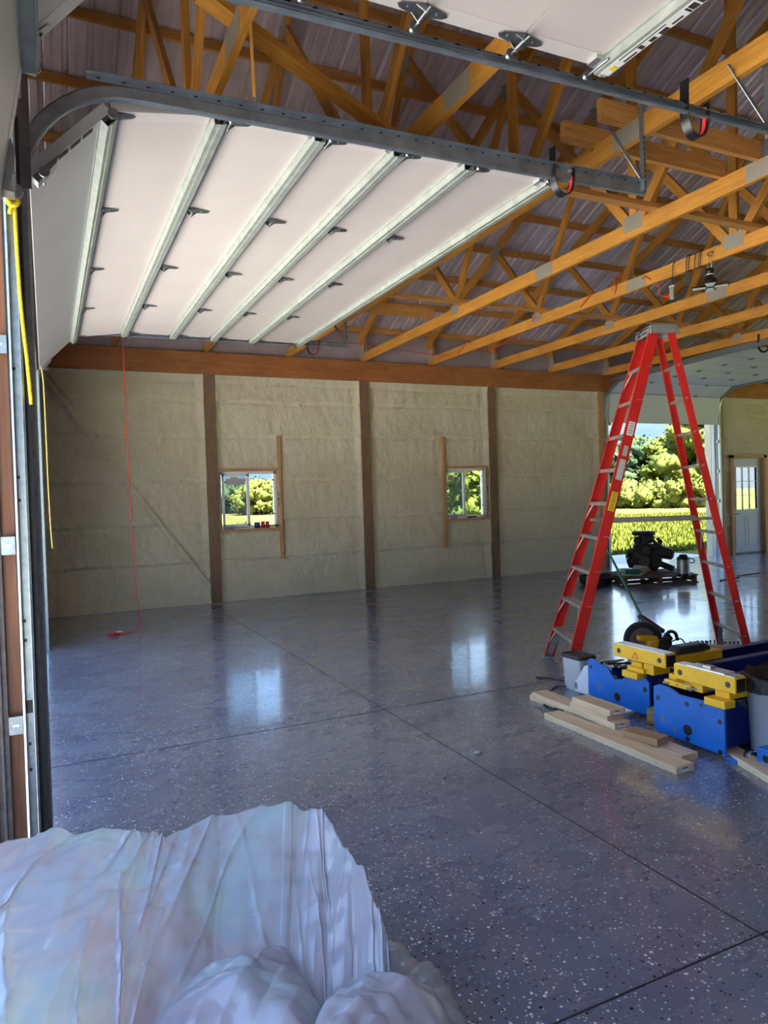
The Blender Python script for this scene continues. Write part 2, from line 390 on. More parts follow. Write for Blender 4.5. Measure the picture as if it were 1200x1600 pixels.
# ------------------------------------------------------------------ structure
tag(MB().box(-.04, XB, YN, YF+.2, -.15, 0).build('floor', 'floor'), 'speckled blue grey epoxy coated concrete floor', kind='structure')
jt = MB()
for yy in (4.30, 1.52): jt.box(-.04, XB, yy-.003, yy+.003, -.01, .0012)
for xx in (2.0, 7.4): jt.box(xx-.003, xx+.003, YN, YF, -.01, .0013)
tag(jt.build('trim_1', 'joint'), 'dark saw-cut joints in the concrete floor', kind='structure')
tag(MB().box(-7, -.041, -9, 15, -.2, -.03).build('trim_2', 'apron'), 'pale concrete apron outside the overhead doors', kind='structure')
tag(MB().box(9.2, 12.5, YF+.201, 11.9, -.2, -.015).build('trim_3', 'apron'), 'pale concrete apron outside the far door', kind='structure')
g = MB(); g.add([(-260, -260, -.06), (260, -260, -.06), (260, 260, -.06), (-260, 260, -.06)], [(0, 1, 2, 3)])
tag(g.build('ground', 'field'), 'sunlit yellow green field around the building', kind='structure')
tag(MB().box(-60, -7.001, -60, 60, -.1, -.04).build('driveway', 'gravel'), 'pale gravel drive in front of the building', kind='structure')  # unseen ground, made pale to bounce sunlight into the building

HOLES = [(2.235, 3.10, 1.03, 1.865), (5.94, 6.78, 1.03, 1.865), (9.44, 12.26, 0, 3.12), (12.70, 13.74, 0, 2.04)]
def in_hole(x, z, pad=0): return any(a-pad < x < b+pad and c-pad < z < d+pad for a, b, c, d in HOLES)
POSTS = [2.125, 4.515, 6.87, 9.28]
def foam_wall():
    X0, X1, Z1 = -.12, XB, 3.26
    xs = []; x_ = X0
    brk = sorted([h for H_ in HOLES for h in H_[:2]]+[X1])
    zb = sorted(set([h for H_ in HOLES for h in H_[2:]]+[0, Z1]))
    def fill(bks, st):
        out = []
        for a, b in zip(bks[:-1], bks[1:]):
            n = max(1, round((b-a)/st)); out += [a+(b-a)*i/n for i in range(n)]
        return out+[bks[-1]]
    xs = fill([X0]+brk, .025); zs = fill(zb, .022)
    creases = [(.585, 0), (1.13, .02), (1.72, -.01), (2.36, .02), (2.86, 0), (3.14, 0)]
    vs = []; dist = {}
    for i, x_ in enumerate(xs):
        bay = sum(x_ > p for p in POSTS)
        for z_ in zs:
            d = .030*noise.noise(Vector((x_*1.3, z_*2.2, 3)))+.013*noise.noise(Vector((x_*9, z_*4, 9)))+.008*noise.noise(Vector((x_*22, z_*9, 5)))
            prev = 0
            for k, (cz, j) in enumerate(creases):
                c = cz+.02*noise.noise(Vector((x_*1.1+bay*9, k*5.0, 0)))
                amp = .020+.034*max(0, noise.noise(Vector((x_*.7+bay*3, k*3.1, 7)))+.3)
                q = z_-c
                if q > 0: d += amp*math.exp(-q/.14)           # bulge sagging just above a girt line
                if abs(q) < .03: d -= .016*(1-abs(q)/.03)
                if -.14 < q < 0: d -= amp*.2*math.exp(q/.05)
            if bay == 0:                                        # sprayed-over diagonal brace
                zc = 3.02-(x_-.10)*(3.02-.38)/(1.96-.10)
                q = (z_-zc)/1.75
                d += .042*math.exp(-(q/.05)**2)-.060*math.exp(-((q-.040)/.016)**2)-.016*math.exp(-((q+.07)/.02)**2)
            for p in POSTS:
                e_ = abs(x_-p)-.08
                if e_ < .10: d += .055*(1-max(0, e_)/.10)**1.5
            for a, b, c, dd in HOLES[:2]:
                ex = max(a-x_, x_-b, 0); ez = max(c-z_, z_-dd, 0); e_ = max(ex, ez)
                if e_ < .06: d -= .012*(1-e_/.06)
            if z_ > Z1-.08: d += .04*(z_-Z1+.08)/.08
            if z_ < .05: d += .012
            if min(abs(x_-p) for p in POSTS) < .085: d = min(d, .055)
            vs.append((x_, YF-max(-.02, d), z_))
    nz = len(zs); fs = []
    for i in range(len(xs)-1):
        for k in range(nz-1):
            if in_hole((xs[i]+xs[i+1])/2, (zs[k]+zs[k+1])/2): continue
            fs.append((i*nz+k, (i+1)*nz+k, (i+1)*nz+k+1, i*nz+k+1))
    m = MB(); m.add(vs, fs, None, True)
    # outer sheathing, cut round the openings
    ed = sorted(set([X0-.2, X1+.1]+[h for H_ in HOLES for h in H_[:2]]))
    for a, b in zip(ed[:-1], ed[1:]):
        hz = [(c, d) for (p, q, c, d) in HOLES if p <= (a+b)/2 <= q]
        z_ = 0
        for c, d in hz:
            if c > z_: m.box(a, b, YF+.06, YF+.2, z_-.1 if z_ == 0 else z_, c)
            z_ = d
        m.box(a, b, YF+.06, YF+.2, z_ if z_ else -.1, 3.53)
    o = m.build('wall_far', 'foam')
    tag(o, 'wall sprayed with cream insulating foam, its girts showing as creases', kind='structure')
foam_wall()
tag(MB().box(-.3, XB+.1, YF+.06, YF+.2, 3.531, 4.035).build('trim_4', 'sheathing'), 'strip of bare steel siding between the header beam and the roof edge', kind='structure')
WX = -.30
def wall_front():
    m = MB()
    m.box(WX, -.17, 2.50, 3.22, -.1, 3.9)
    m.box(WX, -.12, 7.92, YF+.06, -.1, 3.9)
    m.box(WX, -.12, YN, -.72, -.1, 3.9)
    m.box(WX, -.12, -.72, 2.50, 3.02, 3.9)
    m.box(WX, -.12, 3.22, 7.92, 3.02, 3.9)
    m.prism([(WX, YF+.2, 3.9), (WX, YR, top_z(YR)+.2), (WX, YN-.1, 3.9)], (.1, 0, 0))
    tag(m.build('wall_front', 'siding'), 'gable wall of the overhead doors clad in dark brown steel', kind='structure')
wall_front()
m = MB(); m.box(XB, XB+.15, YN, 1.0, -.1, 3.9).box(XB, XB+.15, 8.5, YF+.2, -.1, 3.9).box(XB, XB+.15, 1.0, 8.5, 3.2, 3.9)  # unseen wall; its wide middle opening is added to let in more daylight
m.prism([(XB, YF+.2, 3.9), (XB, YR, top_z(YR)+.2), (XB, YN-.1, 3.9)], (.15, 0, 0))
tag(m.build('wall_back', 'sheathing'), 'back gable wall', kind='structure')
m = MB(); m.box(-.3, XB+.1, YN-.15, YN, -.1, 4.0)
tag(m.build('wall_near', 'sheathing'), 'side wall behind the camera', kind='structure')

# ribbed steel roof, two slopes
def roof():
    m = MB()
    prof = []; x_ = -.55
    while x_ < XB+.5:
        prof += [(x_, 0), (x_+.018, .022), (x_+.045, .022), (x_+.063, 0), (x_+.115, 0), (x_+.12, .006), (x_+.135, .006), (x_+.14, 0)]
        x_ += .205
    OFF = .24
    for (ya, yb) in ((10.62, YR), (2*YR-10.62, YR)):
        za = top_z(ya)+OFF; zb = top_z(YR)+OFF
        vs = []; fs = []
        for lay in (0, .012):
            for px_, pz in prof:
                vs += [(px_, ya, za+pz+lay), (px_, yb, zb+pz+lay)]
        n = len(prof)
        for i in range(n-1):
            a = 2*i; fs.append((a, a+2, a+3, a+1)); b = 2*n+a; fs.append((b+1, b+3, b+2, b))
        m.add(vs, fs)
    return tag(m.build('ceiling', 'roof_metal'), 'underside of the ribbed steel roof', kind='structure')
roof()

# header beams on the far wall
def header(a, b, label, y=YF-.10, z0=3.225, z1=3.53, m_='header_wood'):
    o = MB().box(a, b, y, y+.04, z0, z1).build('header_beam', m_); tag(o, label, 'beam', 'header beams carrying the trusses'); return o
header(-.12, 4.50, 'brown header beam over the cord and first window, nearest the open overhead door')
header(4.503, 9.27, 'brown header beam over the second window, ending at the far overhead door')
header(9.275, XB, 'brown header beam above the far overhead door and entry door')
header(-.12, XB, 'brown header beam on the side behind the camera', y=YN+.03)
for i, px_ in enumerate(POSTS):
    lb = ['wooden wall post left of the first window', 'wooden wall post between the two windows', 'wooden wall post right of the second window', 'wooden wall post beside the far overhead door'][i]
    o = MB().box(px_-.078, px_+.078, YF-.075, YF+.06, 0, 3.225).build('wall_post', 'post_wood' if i < 3 else 'frame_wood'); tag(o, lb, 'post', 'wall posts')

# trusses
B1, B2, CN = YR+2.86, YR-2.86, YR
def truss_proto():
    t = thing('roof_truss', (0, 0, 0), 'x', 'roof truss', 'roof trusses')
    tk = .038; z0 = 3.53; ch = .128
    ye, yn = YF+.02, 2*YR-YF-.02
    def zt(y): return top_z(y)
    MB().beam((tk/2, ye, z0+ch/2), (tk/2, yn, z0+ch/2), tk, ch).build('bottom_chord', 'truss_wood', t)
    for s in (1, -1):
        yt = YR+s*(10.5-YR)
        a = Vector((tk/2, yt, zt(yt)+.065)); b = Vector((tk/2, YR, zt(YR)+.065))
        MB().beam(a, b, tk, .125, (0, 0, 1)).build('top_chord', 'truss_wood', t)
        def web(y0, z0_, y1, z1_, w_=.085): MB().beam((tk/2, y0, z0_), (tk/2, y1, z1_), tk, w_, (0, 1, .01)).build('web', 'truss_wood', t)
        web(YR+s*2.80, z0+ch, YR+s*3.72, zt(8.20)+.03)
        web(YR+s*2.88, z0+ch, YR+s*1.72, zt(YR+1.72)+.04)
        web(YR+s*1.66, zt(YR+1.66)+.03, YR+s*.06, z0+ch)
        MB().beam((tk/2, YR+s*5.62, z0+ch), (tk/2, YR+s*5.62, zt(YR+5.62)+.02), tk, .10, (0, 1, 0)).build('heel_block', 'truss_wood', t)
    MB().beam((tk/2, YR, z0+ch), (tk/2, YR, zt(YR)+.04), tk, .085, (0, 1, 0)).build('web', 'truss_wood', t)
    def plate(y, z, ly, lz, tilt=0):
        m = MB()
        for x_ in (-.0022, tk+.0004):
            n = max(3, int(ly/.02))
            for i in range(n):
                yy = y-ly/2+ly*i/n
                m.box(x_-.0005, x_+.0025, yy+.0015, yy+ly/n-.0015, z-lz/2, z+lz/2)
            m.box(x_+.0004, x_+.0014, y-ly/2, y+ly/2, z-lz/2, z+lz/2)
        m.build('connector_plate', 'plate_metal', t)
    for s in (1, -1):
        plate(YR+s*1.18, z0+ch/2, .26, .115); plate(YR+s*2.86, z0+ch-.02, .16, .10)
        plate(YR+s*3.72, zt(YR+3.72)+.03, .2, .16); plate(YR+s*1.69, zt(YR+1.69)+.04, .2, .16)
        plate(YR+s*5.60, z0+ch+.03, .12, .2)
    plate(YR, z0+ch-.01, .20, .13); plate(YR, zt(YR)+.03, .24, .2)
    return t
TX = [.86, 2.07, 3.29, 4.50, 5.705, 6.915, 8.135, 9.39, 10.6, 11.81, 13.02, 14.23, 15.44, 16.65]
tp = truss_proto()
for i, x_ in enumerate(TX):
    t = tp if i == 0 else copy_tree(tp)
    t.location = (x_, 0, 0)
    t['label'] = 'orange tinted timber roof truss, %s in the row counting from the overhead doors' % ordinal(i)

# purlins
PY = []
y_ = 10.17
while y_ > YR+.2: PY.append(y_); y_ -= .60
for s in (1, -1):
    for i, yy in enumerate(PY):
        Y_ = yy if s > 0 else 2*YR-yy
        z_ = top_z(Y_)+.155+.042
        o = MB().box(-.3, XB+.1, Y_-.019, Y_+.019, z_-.044, z_+.042).build('roof_purlin', 'brace_wood')
        tag(o, 'long purlin under the steel roof, %s up from the eave %s' % (ordinal(i), 'over the window wall' if s > 0 else 'behind the camera'), 'purlin', 'roof purlins')
def board(name, a, b, w_, h_, label, cat, group=None, m_='brace_wood', upv=(0, 0, 1)):
    o = MB().beam(a, b, w_, h_, upv).build(name, m_); return tag(o, label, cat, group)
ZB = 3.658
board('lateral_brace', (3.30, 7.14, ZB+.02), (13.1, 7.14, ZB+.02), .085, .038, 'long flat brace lying across the trusses near the window wall', 'brace', 'braces on the truss chords')
board('lateral_brace', (3.30, 4.235, ZB+.02), (13.1, 4.235, ZB+.02), .085, .038, 'long flat brace lying across the trusses under the ridge', 'brace', 'braces on the truss chords')
board('support_board', (3.10, 3.33, ZB+.065), (4.53, 3.33, ZB+.065), .038, .128, 'board on edge above the near door track end, front one of the pair', 'board', 'boards across two trusses')
board('support_board', (3.06, 3.62, ZB+.065), (4.53, 3.62, ZB+.065), .038, .128, 'board on edge above the near door track end, rear one of the pair', 'board', 'boards across two trusses')
board('support_board', (3.22, 7.86, ZB+.065), (4.50, 7.86, ZB+.065), .038, .128, 'board on edge above the far track end of the open white door', 'board', 'boards across two trusses')
board('support_board', (3.13, 2.20, ZB+.065), (4.6, 2.20, ZB+.065), .038, .128, 'board on edge high at the upper right, over the nearer door track', 'board', 'boards across two trusses')
board('diagonal_brace', (.70, 3.20, ZB+.02), (2.14, 4.06, ZB+.02), .09, .036, 'diagonal board laid flat across the first two trusses', 'brace', m_='truss_wood')
board('wood_splinter', (.88, 3.05, 3.50), (.90, 3.10, 3.22), .014, .012, 'loose strip of wood hanging from the first truss', 'wood scrap', m_='truss_wood')
# dark girts and header on the inside of the front gable
for i, z_ in enumerate((3.62, 4.25, 4.9)):
    L = 5.6-(z_-3.7)/SL if z_ > 3.7 else 5.6
    board('gable_girt', (-.097, YR-L, z_), (-.097, YR+L, z_), .04, .12, '%s girt of the gable above the overhead doors' % ['lowest', 'middle', 'upper'][i], 'girt', 'gable girts', 'header_wood')

# windows in the far wall
def window(i, x0, x1, left_stud):
    z0, z1 = 1.035, 1.86
    w_ = thing('window_%d' % i, ((x0+x1)/2, YF+.05, z0), 'white sliding window in a rough timber frame, %s' % ('nearest the overhead door' if i == 1 else 'nearest the far corner'), None, kind='structure')
    y = YF+.085
    f = MB(); t_ = .035
    f.box(x0, x0+t_, y, y+.07, z0, z1).box(x1-t_, x1, y, y+.07, z0, z1).box(x0, x1, y, y+.07, z0, z0+t_).box(x0, x1, y, y+.07, z1-t_, z1)
    f.build('frame', 'white_vinyl', w_)
    xm = (x0+x1)/2
    s = MB(); a, b = x0+.05, xm+.02; q = .03
    s.box(a, a+q, y-.012, y+.02, z0+t_, z1-t_).box(b-q-.01, b, y-.012, y+.02, z0+t_, z1-t_).box(a, b, y-.012, y+.02, z0+t_, z0+t_+q).box(a, b, y-.012, y+.02, z1-t_-q, z1-t_)
    sash = s.build('sash', 'white_vinyl', w_)
    MB().box(a+q, b-q, y, y+.004, z0+t_+q, z1-t_-q).build('pane', 'glass', sash)
    MB().box(xm, x1-t_, y+.03, y+.034, z0+t_, z1-t_).build('pane', 'glass', w_)
    MB().box(a+q, b-q, y+.05, y+.052, z0+t_+q, z1-t_-q).build('insect_screen', 'screen', w_)
    MB().box(xm-.02, xm-.005, y-.022, y-.012, 1.40, 1.47).build('latch', 'white_vinyl', w_)
    if i == 1:
        MB().box(a+q+.03, b-q-.03, y-.003, y-.001, 1.67, 1.76).build('sticker', 'label_gray', w_)['label'] = 'printed grey sticker'
        MB().box(a+q+.10, a+q+.2, y-.003, y-.001, 1.761, 1.79).build('sticker', 'label_gray', w_)['label'] = 'printed grey sticker'
    else:
        MB().box(a+q+.04, a+q+.14, y-.003, y-.001, 1.67, 1.75).build('sticker', 'label_gray', w_)['label'] = 'printed grey sticker'
    for zz in (1.22, 1.72): MB().box(x1-.052, x1-.036, y-.004, y, zz, zz+.025).build('stop', 'black', w_)
    # rough opening lumber
    xs = x0-.055 if left_stud else x1+.005
    MB().box(xs, xs+.04, YF-.055, YF+.06, .56, 2.375).build('stud', 'frame_wood', w_)
    MB().box(x0-.005 if not left_stud else x0-.015, x1+.005, YF-.045, YF+.06, z1+.005, z1+.04).build('header_board', 'frame_wood', w_)
    MB().box(x0-.005 if not left_stud else x0-.015, x1+.02, YF-.06, YF+.085, z0-.045, z0-.006).build('sill_board', 'frame_wood', w_)
    xo = x0-.014 if left_stud else x0-.004
    return w_
window(1, 2.24, 3.095, False); window(2, 5.945, 6.775, True)
jb = MB()   # black fasteners on the window side jambs
for i, (x_, zz) in enumerate([(3.10, 1.50), (3.10, 1.42), (3.10, 1.35), (6.775, 1.50), (6.775, 1.43), (6.775, 1.37)]):
    o = MB().box(x_-.012, x_+.002, YF-.02, YF+.02, zz, zz+.05).build('shim_clip', 'black')
    tag(o, 'small black clip on the right jamb of the %s window, %s of three' % ('first' if i < 3 else 'second', ['top', 'middle', 'bottom'][i % 3]), 'clip', 'clips on window jambs')
# sill clutter
def can(x_, y_, z_, r, h, m_, label, cat='can'):
    o = MB().lathe((x_, y_, z_), [(0, 0), (r, 0), (r, h*.96), (r*.85, h), (0, h)], 16).build('can', m_); tag(o, label, cat)
can(2.76, YF-.005, 1.032, .040, .085, 'blue_can', 'small dark blue can on the first window sill')
can(2.85, YF-.005, 1.032, .028, .095, 'crimson', 'small crimson tin on the first window sill, left of its twin')
can(2.915, YF-.005, 1.032, .028, .092, 'crimson', 'small crimson tin on the first window sill, right of its twin')
t = thing('caulk_gun', (2.45, YF-.01, 1.03), 'grey tool with a rod lying on the first window sill', 'tool')
MB().cyl((2.28, YF-.01, 1.05), (2.42, YF-.01, 1.052), .022, .018).build('tube', 'gray_plastic', t); MB().cyl((2.42, YF-.01, 1.052), (2.66, YF-.005, 1.045), .005).build('rod', 'black', t)
t = thing('spray_nozzle', (6.08, YF-.01, 1.03), 'dark domed cap on the second window sill', 'cap')
MB().lathe((6.10, YF-.01, 1.03), [(0, 0), (.055, 0), (.05, .03), (.02, .08), (.008, .11), (0, .11)], 16).build('cap', 'gas_gray', t)
o = MB().beam((6.36, YF-.01, 1.045), (6.52, YF-.02, 1.05), .04, .025).build('tape_knife', 'black'); tag(o, 'black handle tool lying at the right of the second window sill', 'tool')

# ------------------------------------------------------------------ overhead doors
def make_section(parent, A, B, y0, y1, front, m_='door_white', strut=True, joint=False, hinges=True, hy=()):
    """A,B: (x,z) ends of the inner face, front = outward thickness vector side"""
    ax = Vector((A[0], 0, A[1])); bx = Vector((B[0], 0, B[1])); d = (bx-ax).normalized(); n = Vector((-d.z, 0, d.x))*front  # outward normal (away from the room)
    g_ = d*.0025
    p = [ax+g_, bx-g_, bx-g_+n*.042, ax+g_+n*.042]
    sec = MB().prism([v+Vector((0, y0, 0)) for v in p], (0, y1-y0, 0)).build('section', m_, parent)
    for yy in (y0, y1):                       # end stiles
        ya = yy-.0 if yy == y0 else yy-.075
        MB().prism([v+Vector((0, ya, 0)) for v in (ax+g_-n*.002, bx-g_-n*.002, bx-g_, ax+g_)], (0, .075, 0)).build('end_stile', 'door_edge', sec)
    return sec, ax, bx, d, n
def strut_on(sec, pos, d, n, y0, y1):
    # U-channel rib along the door, pos = point on the inner face
    w_ = .058; h_ = .040; l_ = .012
    m = MB(); c = pos
    def q(u, v): return c+d*u-n*v
    for (u0, u1, v0, v1) in ((-w_/2, w_/2, h_-.002, h_), (-w_/2, -w_/2+.002, 0, h_), (w_/2-.002, w_/2, 0, h_), (-w_/2-l_, -w_/2, 0, .002), (w_/2, w_/2+l_, 0, .002), (-.006, .006, h_, h_+.003)):
        m.prism([q(u0, v0)+Vector((0, y0, 0)), q(u1, v0)+Vector((0, y0, 0)), q(u1, v1)+Vector((0, y0, 0)), q(u0, v1)+Vector((0, y0, 0))], (0, y1-y0, 0))
    return m.build('strut', 'strut_metal', sec)
def hinge_on(sec, pos, d, n, y):
    m = MB(); Yv = Vector((0, 1, 0))
    def q(u, v, w_): return pos+d*u+Yv*(v)-n*w_
    # two leaves (triangular wings) and the knuckle
    for s in (1, -1):
        pts = [q(0, -.040, .004), q(0, .040, .004), q(s*.090, .016, .004), q(s*.104, 0, .004), q(s*.090, -.016, .004)]
        m.prism(pts, -n*.004)
        m.prism([q(0, -.034, .002), q(s*.045, -.022, .002), q(0, -.034, .036)], Yv*.004)
        m.prism([q(0, .030, .002), q(s*.045, .018, .002), q(0, .030, .036)], Yv*.004)
    m.cyl(q(0, -.034, .026), q(0, .034, .026), .008, n=10)
    for s in (1, -1): m.cyl(q(s*.06, 0, .008), q(s*.06, 0, .013), .007, n=6)
    return m.build('hinge', 'hinge_metal', sec)
def roller_on(sec, pos, n, y, s):
    m = MB(); Yv = Vector((0, s, 0)); p = pos+Vector((0, y, 0))-n*.028
    m.cyl(p-Yv*.06, p+Yv*.075, .0055, n=10); m.cyl(p+Yv*.06, p+Yv*.074, .022, n=16)
    return m.build('roller', 'hinge_metal', sec)
def dress(sec, A, d, n, y0, y1, ys, bend=False):
    for y in ys: hinge_on(sec, Vector(A)+d*.025+Vector((0, y, 0)), d, n, 0)
    for y, s in ((y0+.035, -1), (y1-.035, 1)):
        hinge_on(sec, Vector(A)+Vector((0, y, 0)), d, n, 0); roller_on(sec, Vector(A), n, y, s)
def overhead_door(label, path, y0, y1, struts, mats, joints_h):
    dr = thing('overhead_door', (path[0][0], y0, path[0][1]), label, 'garage door', 'overhead garage doors')
    for k in range(len(path)-1):
        A, B = path[k], path[k+1]
        sec, ax, bx, d, n = make_section(dr, A, B, y0, y1, 1, mats[k])
        L = (bx-ax).length
        if struts[k] is not None: strut_on(sec, ax+d*(L*struts[k]), d, n, y0, y1)
        ys = [y0+(y1-y0)*q/joints_h for q in range(1, joints_h)]
        if k > 0: dress(sec, ax+d*.0, d, n, y0, y1, ys)
        if k == len(path)-2:                    # top fixtures
            roller_on(sec, bx-d*.06, n, y0+.035, -1); roller_on(sec, bx-d*.06, n, y1-.035, 1)
            m = MB()
            for ya in (y0+.01, y1-.07): m.prism([bx-d*.1-n*.003+Vector((0, ya, 0)), bx-d*.02-n*.003+Vector((0, ya, 0)), bx-d*.02-n*.03+Vector((0, ya, 0)), bx-d*.1-n*.018+Vector((0, ya, 0))], (0, .06, 0))
            m.build('top_bracket', 'bolt', sec)
        if k == 0:
            m = MB(); m.prism([ax-d*.03+n*.005+Vector((0, y0, 0)), ax+n*.005+Vector((0, y0, 0)), ax+n*.04+Vector((0, y0, 0)), ax-d*.03+n*.035+Vector((0, y0, 0))], (0, y1-y0, 0)); m.build('bottom_seal', 'old_wood' if False else 'black_rubber', sec)
            m = MB()
            for ya in (y0+.002, y1-.06): m.prism([ax+d*.01-n*.003+Vector((0, ya, 0)), ax+d*.16-n*.003+Vector((0, ya, 0)), ax+d*.13-n*.02+Vector((0, ya, 0)), ax+d*.01-n*.035+Vector((0, ya, 0))], (0, .058, 0))
            m.build('bottom_bracket', 'hinge_metal', sec)
            roller_on(sec, ax+d*.05, n, y0+.035, -1); roller_on(sec, ax+d*.05, n, y1-.035, 1)
    return dr
ZD = 3.205
D1 = overhead_door('white insulated overhead door rolled open under the roof, five ribs and its bottom section hanging in the bend',
    [(-.012, 2.79), (.315, 3.125), (.835, ZD), (1.325, ZD+.003), (1.745, ZD+.005), (2.175, ZD+.007), (2.70, ZD+.01)], 3.27, 7.76,
    [.93, .90, .89, .89, .88, .935], ['door_gray']+['door_white']*5, 4)
D2 = overhead_door('nearest white overhead door, cut by the top of the picture, its end rail bearing a printed sticker',
    [(-.085, 2.32), (-.008, 2.76), (.30, 3.12), (.87, ZD), (1.31, ZD+.003), (1.745, ZD+.005), (2.20, ZD+.01)], -.66, 2.33,
    [.93, .9, None, None, None, .945], ['door_gray', 'door_gray']+['door_white']*4, 3)
MB().prism([(.312, 3.30, 3.118), (.330, 3.30, 3.130), (.330, 3.30, 3.150), (.312, 3.30, 3.140)], (0, 4.44, 0)).build('dark_gap', 'black', D1)  # black strip stands in for the shade inside the open joint
for ch in D1.children[0].children:
    if ch.name.startswith('strut'): ch.data.materials.clear(); ch.data.materials.append(MT['door_edge'])
for k in range(3): MB().prism([(.10+.05*k, 3.285, 2.898+.053*k), (.14+.05*k, 3.285, 2.940+.053*k), (.14+.05*k, 3.285, 2.936+.053*k), (.10+.05*k, 3.285, 2.894+.053*k)], (0, .03, 0)).build('print_strip', 'ink', D1.children[0])
# sticker on door 2 end rail
sx = 2.20-.0
lab = D2.children[-1]
zs = ZD-.0395
o = MB().box(2.152, 2.198, 1.78, 2.30, zs-.0015, zs).build('sticker', 'label_white', D2); o['label'] = 'printed white sticker on the end rail'
MB().box(2.165, 2.192, 2.235, 2.265, zs-.0025, zs-.0015).build('sticker_mark', 'label_yellow', o)['label'] = 'yellow warning patch'
pr = MB()
for a_, b_, c_, d_ in ((2.13, 2.20, .65, .85), (2.09, 2.11, .35, .9), (2.03, 2.06, .5, .9), (1.96, 2.20, .15, .25), (1.97, 2.01, .5, .95), (1.90, 1.95, .6, .8), (1.83, 1.86, .2, .9), (1.865, 1.875, .2, .9), (1.80, 1.82, .2, .9)):
    pr.box(2.152+.046*c_, 2.152+.046*d_, a_, b_, zs-.0025, zs-.0015)
pr.build('sticker_print', 'ink', o)

